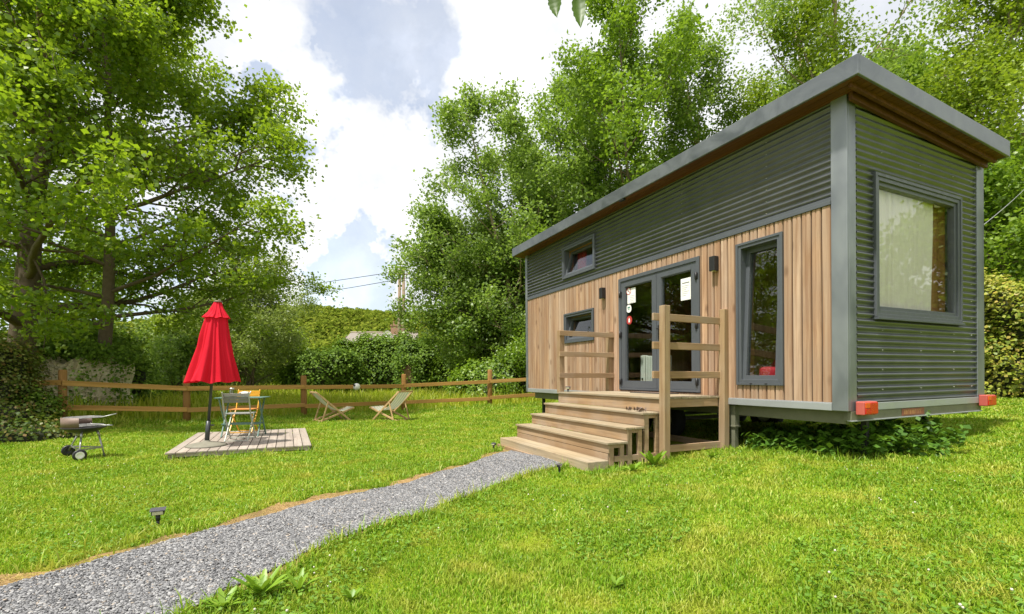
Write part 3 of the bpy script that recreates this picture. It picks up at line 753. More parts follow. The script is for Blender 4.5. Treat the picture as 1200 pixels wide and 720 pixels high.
def WF(mb): mb.v = [(-LEN - d, a, z) for (a, d, z) in mb.v]; return mb
corrugate([(.05, LEN - .05, .91, 4.2)], WR, 'corrugated_wall')
corrugate([(.05, W - .05, .91, 4.3)], WF, 'corrugated_wall')
scr = None
def screw(x, y, z):
    global scr
    if scr is None:
        q = MB(); q.lathe([(.0001, -.006), (.008, -.004), (.008, .0), (.0001, .003)], 6); scr = q.build('screw', M['steel'], house); o = scr
    else: o = scr.copy(); C.objects.link(o); o.parent = house
    o.location = (x, y, z)
for z in np.arange(3.3, 4.25, .152):
    for a in (-.95, -2.4, -3.9, -6.6, -7.4): screw(a, -.033, z)
for z in np.arange(1.05, 4.0, .2286):
    for a in (.62, 1.45, 2.25, 2.72):
        if not (ENDW[0] - .03 < a < ENDW[1] + .03 and ENDW[2] - .03 < z < ENDW[3] + .03): screw(.033, a, z)
# folded corner posts and trims
p = MB(); p.box(-.150, .024, -.034, 0, .815, 4.36); p.box(0, .024, 0, .136, .815, 4.35); p.build('corner_post', M['flashpost'], house, .006)
p = MB(); p.box(-LEN - .03, -7.70, -.036, 0, .815, 4.33); p.box(-LEN - .03, -LEN, 0, .09, .815, 4.32); p.build('corner_post', M['flashpost'], house, .006)
p = MB(); p.box(0, .036, 2.885, W + .03, .90, 4.14); p.box(-.16, 0, W, W + .03, .90, 4.14); p.build('corner_post', M['flashpost'], house, .005)
p = MB(); p.box(-LEN - .03, -LEN, W - .1, W + .03, .90, 4.14); p.build('corner_post', M['flashpost'], house, .005)
p = MB(); p.box(-7.70, -.151, -.040, 0, .815, .90); p.box(-7.70, -.151, -.028, 0, .90, .908); p.build('bottom_trim', M['flash_light'], house, .004)
p = MB(); p.box(0, .040, .137, W + .03, .815, .90); p.build('bottom_trim', M['flash_light'], house, .004)
p = MB(); p.box(-7.70, -.151, -.030, -.0, 3.160, 3.246); p.box(-7.70, -.151, -.040, -.030, 3.160, 3.205); p.build('middle_trim', M['anth'], house, .003)
# roof
def slope(mb): mb.v = [(x, y, z - 0.0645 * (y + .3)) for (x, y, z) in mb.v]; return mb
x0, x1, y0, y1 = -8.02, .29, -.30, 3.12
m = MB(); m.box(x0 + .03, x1 - .03, y0 + .03, y1 - .03, 4.345, 4.53); slope(m).build('roof', M['anth'], house)
m = MB(); m.box(x0, x1, y0, y0 + .03, 4.325, 4.535); m.box(x0, x1, y1 - .03, y1, 4.325, 4.535)
m.box(x1 - .03, x1, y0 + .03, y1 - .03, 4.325, 4.535); m.box(x0, x0 + .03, y0 + .03, y1 - .03, 4.325, 4.535)
slope(m).build('fascia', M['flash'], house, .008, 3)
m = MB()
k = 0
while y0 + .03 + k * .1 < y1 - .04:
    m.box(x0 + .032, x1 - .032, y0 + .034 + k * .1, min(y1 - .034, y0 + .03 + k * .1 + .097), 4.336, 4.344); k += 1
m.box(x1 - .15, x1 - .115, -.2, W + .02, 4.285, 4.335)
m.box(.05, .09, -.04, W, 4.245, 4.336)
slope(m).build('soffit', M['soffit'], house)
m = MB(); m.box(-3.62, -3.5, -.29, -.24, 4.30, 4.334); slope(m).build('eave_vent', M['black'], house, .004)

def ring(mb, a0, a1, z0, z1, w, d0, d1, wb=None):
    wb = wb or w
    mb.box(a0, a0 + w, d0, d1, z0, z1, .5); mb.box(a1 - w, a1, d0, d1, z0, z1, .5)
    mb.box(a0 + w, a1 - w, d0, d1, z1 - w, z1, .5); mb.box(a0 + w, a1 - w, d0, d1, z0, z0 + wb, .5)
def tiltm(mb, z0, ang, d0=0.0):
    c, s_ = math.cos(ang), math.sin(ang)
    mb.v = [(a, d0 + (d - d0) * c - (z - z0) * s_, z0 + (z - z0) * c + (d - d0) * s_) for (a, d, z) in mb.v]; return mb
def window(h, mapf, tilt=0.0, fw=.07, sw=.055, label=None, name='window'):
    f = MB(); ring(f, *h, fw * .45, .0, .052); ring(f, h[0] + fw * .45, h[1] - fw * .45, h[2] + fw * .45, h[3] - fw * .45, fw * .55, -.10, .040)
    w = mapf(f).build(name, M['anth'], house, .003)
    if label: w['label'] = label
    i = inset(h, fw - .005); sm = MB(); ring(sm, *i, sw, -.055, .018, sw); tiltm(sm, i[2], tilt, .018)
    mapf(sm).build('sash', M['anth'], w, .003)
    gm = MB(); j = inset(i, sw - .004); gm.box(*j[:2], -.022, -.018, j[2], j[3]); tiltm(gm, i[2], tilt, .018)
    mapf(gm).build('pane', M['glassend'] if h is ENDW else M['glass'], w)
    rm = MB(); ring(rm, *inset(h, fw + .001), .012, -.2, -.1); mapf(rm).build('reveal', M['pine'], w)
    return w
window(LOFT, WL, R(16), .08, .05, 'small loft window with its sash tilted inwards')
window(SMALL, WL, R(14), .08, .05, 'low wide window with its sash tilted inwards')
wt = window(TALL, WL, R(3.2), .075, .06, 'tall narrow window tilted inwards at the top')
wend = window(ENDW, WE, 0, .085, .05, 'large end window behind which a pale curtain hangs')
sl = MB(); sl.box(ENDW[0] - .0, ENDW[1] + .0, .0, .075, ENDW[2] - .03, ENDW[2] - .002); WE(sl).build('sill', M['anth'], wend, .003)
for a in (-1.18, -.96):
    dh = MB(); dh.box(a - .018, a + .018, .051, .056, 1.105, 1.117); WL(dh).build('drain_slot', M['black'], wt)
# glazed double door
f = MB(); ring(f, DOOR[0], DOOR[1], .965, DOOR[3], .062, -.10, .045, .03); WL(f).build('door_frame', M['anth'], house, .003)
mid = -2.985
def leaf_door(a0, a1, hinge_left, label):
    d = MB(); ring(d, a0, a1, .998, 2.948, .105, -.05, .030, .115); ring(d, a0 + .105, a1 - .105, 1.113, 2.843, .014, -.03, .020)
    o = WL(d).build('door', M['anth'], house, .003); o['label'] = label
    g = MB(); g.box(a0 + .117, a1 - .117, -.012, -.007, 1.125, 2.831); WL(g).build('pane', M['glass'], o)
    ax = a0 - .012 if hinge_left else a1 + .012
    for z in (1.12, 1.98, 2.72):
        hg = MB(); hg.tube([(ax, .055, z - .06), (ax, .055, z + .06)], .014, 8); hg.box(ax - .035, ax + .035, .031, .050, z - .045, z + .045); WL(hg).build('hinge', M['black'], o)
    return o
dl_ = leaf_door(-3.912, mid - .004, True, 'left glazed door leaf with notices stuck on its pane')
dr_ = leaf_door(mid + .004, -2.118, False, 'right glazed door leaf with one white notice and a black handle')
hm = MB(); hm.box(mid + .04, mid + .075, .031, .042, 1.82, 2.06); hm.tube([(mid + .057, .035, 2.0), (mid + .057, .085, 2.0), (mid + .17, .085, 2.0)], .010, 8)
hm.tube([(mid + .057, .035, 1.88), (mid + .057, .05, 1.88)], .012, 8); WL(hm).build('handle', M['black'], dr_)
def notice(a0, a1, z0, z1, par):
    q = MB(); q.box(a0, a1, -.006, -.0045, z0, z1); o = WL(q).build('paper_notice', M['paper'], par); return o
notice(-3.775, -3.55, 2.53, 2.80, dl_); notice(-2.47, -2.265, 2.40, 2.74, dr_)
def disc(a, z, r, mat, par, name, d=-.003, r0=0.0):
    q = MB(); k = 24; vs = []
    for rr_ in (r, max(r0, 1e-4)):
        for j in range(k): vs.append((a + rr_ * math.cos(2 * math.pi * j / k), d, z + rr_ * math.sin(2 * math.pi * j / k)))
    q.mesh(vs, [(j, (j + 1) % k, k + (j + 1) % k, k + j) for j in range(k)]); return WL(q).build(name, mat, par)
disc(-3.735, 2.755, .064, M['paper'], dl_, 'round_sticker'); disc(-3.735, 2.755, .064, M['redsign'], dl_, 'sticker_ring', -.002, .052)
q = MB(); q.bar((-3.772, -.0015, 2.792), (-3.698, -.0015, 2.718), .0012, .009, (1, 0, 1)); WL(q).build('sticker_bar', M['redsign'], dl_)
q = MB(); q.box(-3.765, -3.705, -.0024, -.0018, 2.752, 2.758); WL(q).build('cigarette_mark', M['ink'], dl_)
disc(-3.735, 2.44, .073, M['paper'], dl_, 'round_sticker')
q = MB(); q.box(-3.77, -3.70, -.0022, -.0016, 2.445, 2.475); q.box(-3.755, -3.715, -.0022, -.0016, 2.415, 2.43); WL(q).build('sticker_mark', M['greensign'], dl_)
disc(-3.725, 2.23, .078, M['redsign'], dl_, 'round_sticker')
q = MB(); q.box(-3.745, -3.705, -.0022, -.0016, 2.19, 2.25); q.box(-3.735, -3.715, -.0022, -.0016, 2.25, 2.27); WL(q).build('sticker_mark', M['paper'], dl_)
q = MB(); q.box(-2.44, -2.295, -.0042, -.0038, 2.66, 2.675); 
for k in range(6): q.box(-2.44, -2.30 - .03 * (k % 3), -.0042, -.0038, 2.62 - .03 * k, 2.625 - .03 * k)
WL(q).build('notice_lines', M['ink'], dr_)
q = MB()
for k in range(5): q.box(-3.70, -3.58 - .02 * (k % 2), -.0042, -.0038, 2.66 - .03 * k, 2.665 - .03 * k)
WL(q).build('notice_lines', M['ink'], dl_)
# wall lamps
for a in (-4.43, -1.755):
    q = MB(); q.box(a - .048, a + .048, .03, .035 + .085, 2.72, 2.93, .5); o = WL(q).build('wall_lamp', M['black'], house, .006)
    q = MB(); q.lathe([(.036, 0), (.036, -.004), (.001, -.004)], 16, (a, .078, 2.719)); WL(q).build('lamp_lens', M['lens'], o)
    q = MB(); q.box(a - .035, a + .035, .02, .03, 2.76, 2.89); WL(q).build('wall_bracket', M['black'], o)
# trailer
ch = MB(); ch.box(-LEN + .2, -.08, .10, .17, .66, .813); ch.box(-LEN + .2, -.08, W - .2, W - .13, .66, .813)
for a in np.arange(-7.2, -.3, 1.15): ch.box(a - .03, a + .03, .17, W - .2, .70, .813)
ch.box(-.08, -.02, .06, W - .08, .70, .813)
ch.build('chassis', M['chassis'], house, .004)
bp = MB(); bp.box(-.02, .028, .02, W - .06, .715, .812); bp.build('bumper_beam', M['chassis'], house, .004)
lp = MB(); lp.box(-.02, .046, .02, W - .06, .700, .714); lp.build('bumper_lip', M['flash_light'], house, .003)
pl = MB(); pl.box(.029, .034, 1.02, 1.52, .722, .808); o = pl.build('number_plate', M['plate'], house, .003)
pk = MB(); r3 = random.Random(4); a = 1.07
while a < 1.46:
    w = r3.uniform(.018, .034); pk.box(.0342, .0352, a, a + w * .35, .738, .792); pk.box(.0342, .0352, a + w * .36, a + w, r3.choice((.738, .78)), .792 if r3.random() > .5 else .790); a += w + .014
pk.build('worn_lettering', M['plateink'], o)
for (a, e) in ((-1.55, .06), (-.12, .55), (-7.3, .2), (-.5, W - .3), (-7.3, W - .3)):
    zg = gzf(*(P0 + np.array([math.cos(ANG) * a - math.sin(ANG) * e, math.sin(ANG) * a + math.cos(ANG) * e]))) if True else 0
    q = MB()
    if abs(a + 1.55) < .01: q.box(a - .05, a + .05, e - .03, e + .06, zg + .30, .80); q.box(a - .038, a + .038, e - .02, e + .05, zg - .06, zg + .30); q.box(a - .062, a + .062, e - .04, e + .07, zg + .30, zg + .325)
    else: q.box(a - .03, a + .03, e - .03, e + .03, zg - .05, .72)
    q.build('support_leg', M['chassis'] if abs(a + 1.55) < .01 else M['black'], house, .003)
for a in (-3.05, -3.85):
    for e in (.28, W - .28):
        t = MB(); prof = [(.16, -.09), (.28, -.095), (.32, -.075), (.33, -.03), (.33, .03), (.32, .075), (.28, .095), (.16, .09)]
        t.lathe(prof, 28); t.map(lambda x, y, z: (x + a, z + e, y + .47)); o = t.build('wheel', M['rubber'], house)
        t = MB(); t.lathe([(.001, -.06), (.10, -.07), (.16, -.088), (.17, -.08)], 20); t.map(lambda x, y, z: (x + a, z + e, y + .47)); t.build('rim', M['rim'], o)
ax = MB()
for a in (-3.05, -3.85): ax.tube([(a, .28, .47), (a, W - .28, .47)], .035, 8)
ax.build('axle', M['chassis'], house)
for (e0, e1) in ((.07, .33), (W - .16, W + .09)):
    q = MB(); q.box(.04, .13, e0, e1, .775, .925); o = q.build('tail_light', M['lampbody'], house, .012, 3)
    q = MB(); q.box(.13, .142, e0 + .012, e0 + .10, .852, .913); q.build('indicator_lens', M['orangelens'], o, .006)
    q = MB(); q.box(.13, .142, e0 + .012, e0 + .10, .787, .849); q.box(.13, .142, e0 + .1001, e1 - .012, .787, .913); q.build('red_lens', M['redlens'], o, .006)

# things inside the cabin
def local(s, e, z): 
    p = P0 + s * DL + e * DE; return (float(p[0]), float(p[1]), z + .0096 * e)
def sheet(name, a0, a1, z0, z1, pleats, amp, mat, seed, gather=0.0):
    r = np.random.default_rng(seed); ku, kv = 160, 14; vs = []
    for j in range(kv + 1):
        t = j / kv
        for i in range(ku + 1):
            u = i / ku; ph = 2 * math.pi * pleats * (u + .02 * math.sin(9 * u + seed))
            d = amp * (math.sin(ph) + .4 * math.sin(2.3 * ph + 1)) * (.6 + .4 * math.sin(u * 17 + seed)) * (1 - .25 * t)
            vs.append((a0 + (a1 - a0 + gather * t * t) * u + .006 * math.sin(t * 5 + u * 20), d, z1 + (z0 - z1) * t))
    fs = [(j * (ku + 1) + i, j * (ku + 1) + i + 1, (j + 1) * (ku + 1) + i + 1, (j + 1) * (ku + 1) + i) for j in range(kv) for i in range(ku)]
    m = MB(); m.mesh(vs, fs, .5, True); return m
cu = thing('curtain', 'pale linen curtain hanging behind the large end window of the tiny house', 'curtain', local(.088, .5, 1.9), ANG)
m = sheet('curtain', 0.0, 1.52, .0, 1.60, 11, .016, M['curtain'], 2, -.06); m.map(lambda a, d, z: (d, a, z)); m.build('fabric', M['curtain'], cu)
m = MB(); m.tube([(0, -.03, 1.61), (0, 1.95, 1.61)], .010, 8)
for k in range(9): m.lathe([(.016, -.004), (.016, .004)], 10, (0, .05 + k * .18, 1.605))
m.build('curtain_rod', M['black'], cu)
cu = thing('curtain', 'dark red curtain drawn aside inside the small loft window of the tiny house', 'curtain', local(5.85, .26, 3.4), ANG)
m = sheet('c', 0.0, .34, 0, .68, 4, .018, M['redcloth'], 5); m.build('fabric', M['redcloth'], cu)
m = MB(); m.tube([(-.02, 0, .69), (1.15, 0, .69)], .008, 8); m.build('curtain_rod', M['black'], cu)
cs = thing('cushion', 'red cushion standing on the bench inside the tall narrow window', 'cushion', local(1.22, .34, 1.09), ANG + .3)
m = MB(); vs = []; kk = 12
for j in range(kk + 1):
    for i in range(kk + 1):
        u, w_ = i / kk * 2 - 1, j / kk * 2 - 1
        vs.append((u * .19 * (1 - .12 * w_ * w_), 0, .19 + w_ * .19 * (1 - .12 * u * u), (1 - u ** 4) * (1 - w_ ** 4)))
n_ = len(vs)
m.mesh([(x, -.075 * t, z) for x, y, z, t in vs] + [(x, .075 * t, z) for x, y, z, t in vs],
       [(j * 13 + i, j * 13 + i + 1, (j + 1) * 13 + i + 1, (j + 1) * 13 + i) for j in range(12) for i in range(12)] +
       [(n_ + j * 13 + i, n_ + (j + 1) * 13 + i, n_ + (j + 1) * 13 + i + 1, n_ + j * 13 + i + 1) for j in range(12) for i in range(12)], .5, True)
m.build('cushion_cover', M['redcloth'], cs); cs.scale = (.65, .65, .65)
m = MB(); m.tube([(-.19, 0, 0), (-.17, 0, .19), (-.19, 0, .38), (0, 0, .36), (.19, 0, .38), (.17, 0, .19), (.19, 0, 0), (0, 0, .02), (-.19, 0, 0)], .004, 5); m.build('piping', M['redcloth'], cs)
rd = thing('oil_radiator', 'white ribbed oil radiator on castors behind the left door pane', 'heater', local(3.42, .40, .955), ANG)
for k in range(9):
    m = MB(); m.box(-.27 + k * .06, -.27 + k * .06 + .045, -.07, .07, .09, .62, .5); m.build('fin', M['white'], rd, .014, 3)
m = MB(); m.box(-.40, -.285, -.08, .08, .07, .64); m.build('control_box', M['white'], rd, .015, 3)
m = MB(); m.lathe([(.02, 0), (.02, .012), (.001, .014)], 12); m.map(lambda x, y, z: (x - .34, -.08 - z, y + .2)); m.build('dial', M['black'], rd)
for a in (-.34, .2):
    m = MB(); m.box(a - .02, a + .02, -.13, .13, .045, .085); m.build('foot', M['white'], rd, .005)
    for e in (-.11, .11):
        m = MB(); m.lathe([(.001, -.012), (.03, -.012), (.034, 0), (.03, .012), (.001, .012)], 14); m.map(lambda x, y, z: (x + a, z + e, y + .034)); m.build('castor', M['black'], rd)

# ================================================================== ENTRANCE STEPS
stairs = thing('entrance_steps', 'timber landing with wide steps and post railings in front of the glazed door', 'steps', (P0[0], P0[1], 0), ANG)
S0, S1 = 1.64, 4.26
def sb(mb, s0, s1, n0, n1, z0, z1, rnd=None): mb.box(-s1, -s0, -n1, -n0, z0, z1, rnd)
m = MB(); nb = 9; wd = (1.225 - .045) / nb
for k in range(nb): sb(m, S0 + rr.uniform(-.008, .008), S1 + rr.uniform(-.008, .008), .045 + k * wd + .003, .045 + (k + 1) * wd - .003, .902, .93)
m.build('landing_boards', M['tread'], stairs, .004)
for (n1, zt, nback) in ((1.50, .735, 1.185), (1.77, .555, 1.465), (2.06, .380, 1.735)):
    m = MB(); h = (n1 - nback) / 2
    for k in range(2): sb(m, S0 + rr.uniform(-.012, .006), S1, nback + k * h + .003, nback + (k + 1) * h - .003, zt - .028, zt)
    m.build('tread', M['tread'], stairs, .004)
for (n1, z0, z1) in ((1.195, .738, .899), (1.47, .558, .704), (1.74, .383, .524)):
    m = MB(); sb(m, S0 + .01, S1 - .005, n1 - .025, n1, z0, z1); m.build('riser', M['deckX'], stairs, .003)
m = MB(); sb(m, S0 + .01, S1 - .005, 2.005, 2.03, .245, .349); sb(m, S0 + .03, S1 - .005, 2.003, 2.028, .10, .238); m.build('riser', M['deckX'], stairs, .003)
m = MB(); sb(m, S0, S1, 2.035, 2.35, .02, .162); m.build('sleeper_step', M['tread'], stairs, .010, 3)
m = MB(); sb(m, 1.95, S1 + .03, 2.352, 2.395, -.03, .055); m.build('kickboard', M['deckX'], stairs, .004)
m = MB()                                  # carrying frame
sb(m, S0 + .02, S1 - .02, 1.12, 1.165, .78, .90); sb(m, S0 + .02, S1 - .02, .10, .145, .78, .90); sb(m, S0 + .01, S0 + .055, .145, 1.12, .79, .90); sb(m, S1 - .055, S1 - .01, .145, 1.12, .79, .90)
sb(m, 2.9, 2.945, .145, 1.12, .79, .90)
for s_ in (S0 + .02, 2.9, S1 - .06):
    for (n0, z1) in ((1.10, .78), (1.38, .705), (1.655, .525), (1.94, .35), (1.20, .70), (1.49, .525), (1.78, .35)):
        sb(m, s_, s_ + .04, n0, n0 + .065, -.02, z1)
    for (na, nb_, z) in ((1.20, 1.445, .66), (1.49, 1.72, .48), (1.78, 2.005, .305)): sb(m, s_ + .002, s_ + .038, na + .066, nb_ - .066, z, z + .045)
    sb(m, s_ + .002, s_ + .038, 1.25, 1.93, .13, .20)
m.build('carrying_frame', M['deckY'], stairs, .003)
m = MB(); sb(m, 1.68, 3.2, .05, .09, .18, .27); m.build('bearer', M['deckX'], stairs, .003)
m = MB(); sb(m, 1.62, 1.66, .10, 1.13, .20, .29); m.build('bearer', M['deckY'], stairs, .003)
for (s_, n_, z0, z1) in ((1.575, 1.19, .05, 2.13), (1.60, .075, .10, 2.15), (4.22, 1.17, .93, 2.04), (4.22, .09, .93, 2.06)):
    m = MB(); sb(m, s_ - .05, s_ + .05, n_ - .05, n_ + .05, z0, z1); m.build('railing_post', M['deckZ'], stairs, .006)
for z in (1.18, 1.565, 1.94):
    m = MB(); sb(m, 1.626, 1.662, .02, 1.33, z, z + .095); m.build('rail', M['deckY'], stairs, .005)
    m = MB(); sb(m, 4.132, 4.168, .0, 1.24, z + .0, z + .09); m.build('rail', M['deckY'], stairs, .005)
o = thing('doormat', 'thin brown mat lying on the landing at the door threshold', 'doormat', SN(2.85, .24) + (.93,), ANG)
m = MB(); m.box(-.42, .42, -.14, .14, 0, .014); m.build('mat', M['dark'], o, .004); m = MB(); m.box(-.40, .40, -.12, .12, .0145, .0175); m.build('pile', M['rust'], o)
o = thing('dead_leaves', 'crumpled brown dead leaves lying on the right end of the top tread', 'leaves', SN(1.78, 1.40) + (.735,), ANG)
r4 = np.random.default_rng(12)
for (cx, cy, sz_) in ((0, 0, .09), (-.12, .03, .07), (-.23, -.02, .06)):
    m = MB(); k = 10; vs = []
    for j in range(k + 1):
        for i in range(k + 1):
            u, w_ = i / k * 2 - 1, j / k * 2 - 1
            wdt = max(.05, (1 - u * u) ** .7)
            vs.append((cx + u * sz_, cy + w_ * sz_ * .5 * wdt, .012 + .035 * abs(math.sin(u * 3 + cx * 30)) * (.4 + w_ * w_) + .012 * r4.normal() * .3))
    m.mesh(vs, [(j * 11 + i, j * 11 + i + 1, (j + 1) * 11 + i + 1, (j + 1) * 11 + i) for j in range(10) for i in range(10)], .5, True)
    m.build('leaf', M['rust'], o)

# ================================================================== PATIO
A2 = math.atan2(DE[1], DE[0])
pz = gzf(-4.4, 8.4)
PX0 = np.array([-4.99, 6.84])
plat = thing('wooden_platform', 'low weathered grey decking platform on the lawn under the red parasol', 'platform', (PX0[0], PX0[1], pz), A2)
m = MB(); k = 15; bw = 1.95 / k
for i in range(k): m.box(i * bw + .005, (i + 1) * bw - .005, rr.uniform(-.012, .006), 2.80 + rr.uniform(-.01, .01), .078, .102)
m.build('deck_boards', M['greydeck'], plat, .003)
m = MB()
for y in (.02, .95, 1.85, 2.74): m.box(.02, 1.93, y, y + .045, .03, .0775)
for x in (.0, .62, .72, 1.2, 1.85): m.box(x + .005, x + .09, .005, 2.78, -.06, .029)
m.build('bearers', M['greydeck'], plat, .003)
DZ = pz + .102
# parasol
ux, uy = -4.85, 7.56
par = thing('parasol', 'closed red parasol leaning slightly on a round cast base', 'parasol', (ux, uy, DZ), 0)
m = MB(); m.lathe([(.001, .0), (.285, .0), (.290, .012), (.26, .03), (.17, .052), (.10, .062), (.05, .075), (.045, .09), (.001, .09)], 40); m.build('base', M['cast'], par)
tl = math.tan(R(4.6)); lean = lambda x, y, z: (x + z * tl, y, z)
m = MB(); m.tube([(0, 0, .05), (0, 0, .40)], .034, 14); m.map(lean); m.build('sleeve', M['polegrey'], par)
m = MB(); m.tube([(0, 0, .40), (0, 0, 2.27)], .021, 14); m.map(lean); m.build('pole', M['polegrey'], par)
m = MB(); m.tube([(.036, 0, .33), (.075, 0, .33)], .012, 8); m.tube([(.075, -.025, .33), (.075, .025, .33)], .012, 8); m.map(lean); m.build('clamp_knob', M['black'], par)
def canopy(z0, z1, r0, r1, folds, amp, seed, hem, pw=1.0):
    kk, mm = 240, 46; vs = []
    for j in range(mm + 1):
        t = j / mm; z = z0 + (z1 - z0) * t; Rr = r0 + (r1 - r0) * t ** pw
        for i in range(kk):
            th = 2 * math.pi * i / kk
            tw = th + .35 * (1 - t) * math.sin(2.5 * t + seed) * .3 + .12 * math.sin(3 * t + 2 * th)
            f = 0.5 + 0.5 * math.cos(folds * tw + .7 * math.sin(th * 2 + seed))
            f2 = math.cos(folds * 2.5 * tw + 1.3 + 2 * t) 
            r = Rr * (1 - amp * (.75 + .45 * math.sin(th * 1.5 + seed * 2 + t)) * (1 - f ** 1.6) + .045 * f2 * (1 - t * .6) + .02 * math.sin(17 * th + 4 * t)) * (1 + .05 * math.sin(th * 3 + seed) + .03 * math.sin(7 * t + th * 2))
            zz = z + (hem * (math.sin(th * folds + 1) * .5 + .5 * math.sin(th * 3 + seed)) if True else 0) * (1 - t) ** 4
            vs.append((r * math.cos(th), r * math.sin(th), zz))
    mb = MB(); mb.mesh(vs, [(j * kk + i, j * kk + (i + 1) % kk, (j + 1) * kk + (i + 1) % kk, (j + 1) * kk + i) for j in range(mm) for i in range(kk)], .5, True)
    return mb
canopy(1.02, 2.10, .385, .135, 8, .30, 1.0, .03, .92).map(lean).build('canopy', M['red'], par)
canopy(2.03, 2.285, .185, .05, 8, .16, 2.0, .014, .8).map(lean).build('canopy_cap', M['red'], par)
m = MB(); m.lathe([(.001, 2.31), (.045, 2.305), (.062, 2.29), (.06, 2.277), (.001, 2.275)], 20); m.map(lean); m.build('finial', M['rust'], par)
# table, chairs
def slats(mb, x0, x1, y0, y1, z, n, t=.012, gap=.012):
    w = (y1 - y0 - gap * (n - 1)) / n
    for i in range(n): mb.box(x0, x1, y0 + i * (w + gap), y0 + i * (w + gap) + w, z, z + t)
def bistro_chair(label, x, y, rz, fm, sm, bm, group):
    c = thing('folding_chair', label, 'chair', (x, y, DZ), rz, group)
    for s_ in (-1, 1):
        m = MB(); m.bar((.20 * s_, -.29, .84), (.20 * s_, -.16, .46), .018, .026); m.bar((.20 * s_, -.16, .46), (.20 * s_, .20, .0), .018, .026); m.build('back_upright', fm, c, .003)
        m = MB(); m.bar((.175 * s_, .20, .45), (.175 * s_, -.24, .0), .018, .026); m.build('leg', fm, c, .003)
    m = MB(); m.bar((-.175, -.235, .012), (.175, -.235, .012), .016, .016); m.build('foot_bar', fm, c)
    m = MB(); m.bar((-.2, .19, .016), (.2, .19, .016), .016, .016); m.build('foot_bar', fm, c)
    m = MB(); slats(m, -.21, .21, -.17, .21, .455, 7, .014, .010); m.build('seat', sm, c, .003)
    m = MB()
    for (z, y_) in ((.66, -.232), (.715, -.251), (.77, -.270)): m.bar((-.205, y_ + .012, z + .022), (.205, y_ + .012, z + .022), .012, .050)
    m.build('backrest', bm, c, .003)
    return c
bistro_chair('grey slatted folding chair with its back to the camera at the green table', -4.74, 8.30, R(16), M['greygreen'], M['slatgrey'], M['slatgrey'], 'folding chairs at the patio table')
bistro_chair('yellow folding chair with an orange seat on the far side of the green table', -5.30, 9.42, R(190), M['yellow'], M['orange'], M['yellow'], 'folding chairs at the patio table')
tx, ty = -5.0, 8.86
tb = thing('folding_table', 'small teal green folding table on the wooden platform', 'table', (tx, ty, DZ), R(12))
m = MB(); m.box(-.40, .40, -.26, .26, .705, .722); m.build('tabletop', M['teal'], tb, .006)
for x in (-.33, .33):
    m = MB(); m.bar((x, -.22, .70), (x, .20, .0), .022, .028); m.build('leg', M['teal'], tb, .003)
    m = MB(); m.bar((x * .92, .22, .70), (x * .92, -.20, .0), .022, .028); m.build('leg', M['teal'], tb, .003)
m = MB(); m.bar((-.33, -.10, .23), (.33, -.10, .23), .02, .026); m.bar((-.33, .10, .23), (.33, .10, .23), .02, .026); m.build('crossbar', M['teal'], tb, .003)
jz = DZ + .722
j = thing('glass_jar', 'dark glass lantern jar with a metal lid on the green table', 'jar', (tx - .14, ty - .12, jz), 0)
m = MB(); m.lathe([(.001, .003), (.042, .003), (.046, .02), (.046, .12), (.036, .14), (.036, .15)], 20); m.build('glass_body', M['clearglass'], j)
m = MB(); m.lathe([(.001, .004), (.032, .004), (.032, .075), (.001, .078)], 16); m.build('candle', M['rust'], j)
m = MB(); m.lathe([(.04, .148), (.042, .152), (.042, .17), (.001, .172)], 20); m.build('lid', M['steel'], j)
j = thing('enamel_pot', 'white enamel pot with a spout on the green table', 'pot', (tx + .06, ty - .05, jz), 0)
m = MB(); m.lathe([(.001, 0), (.055, 0), (.07, .03), (.068, .07), (.05, .10), (.001, .105)], 20); m.build('body', M['white'], j)
m = MB(); m.tube([(.05, 0, .04), (.09, 0, .07), (.11, 0, .11)], [.016, .012, .008], 8); m.build('spout', M['white'], j)
m = MB(); m.tube([(-.05, 0, .09), (-.10, 0, .085), (-.105, 0, .045), (-.06, 0, .03)], .007, 8); m.build('handle', M['white'], j)
# barbecue
bx, by = -6.25, 6.95; bz = gzf(bx, by)
bb = thing('barbecue', 'round charcoal barbecue on wheels with a brown wind shield', 'barbecue', (bx, by, bz), 0)
m = MB(); m.lathe([(.001, .36), (.08, .365), (.18, .40), (.25, .445), (.258, .46), (.25, .46), (.17, .41), (.001, .375)], 36); m.build('bowl', M['black'], bb)
m = MB(); kk = 40
for j in range(kk):
    a0, a1 = R(110 + 190 * j / kk), R(110 + 190 * (j + 1) / kk)
    vs = []
    for a in (a0, a1):
        for (r_, z) in ((.250, .458), (.250, .605), (.246, .605), (.246, .458)): vs.append((r_ * math.cos(a), r_ * math.sin(a), z))
    m.mesh(vs, [(0, 1, 5, 4), (1, 2, 6, 5), (2, 3, 7, 6), (3, 0, 4, 7)], .5, True)
m.build('wind_shield', M['rust'], bb)
def grill(z, hx, hz):
    g = MB()
    g.tube([(.225 * math.cos(a), .225 * math.sin(a), z) for a in np.linspace(0, 2 * math.pi, 33)], .004, 5, False)
    for y in np.linspace(-.2, .2, 8): w = math.sqrt(max(.001, .225 ** 2 - y * y)); g.tube([(-w, y, z), (w, y, z)], .0025, 4, False)
    g.tube([(.21, -.05, z), (.30, -.04, z + .005), (hx, -.03, z + hz)], .007, 6); g.tube([(.21, .03, z), (.30, .0, z + .005), (hx, -.02, z + hz)], .007, 6)
    return g.build('grill', M['galv'], bb)
grill(.60, .50, .055); grill(.485, .44, .0)
wl = [(-.36, .15), (.16, -.25), (.25, .07)]
tops = [(-.13, .09), (.08, -.12), (.15, .05)]
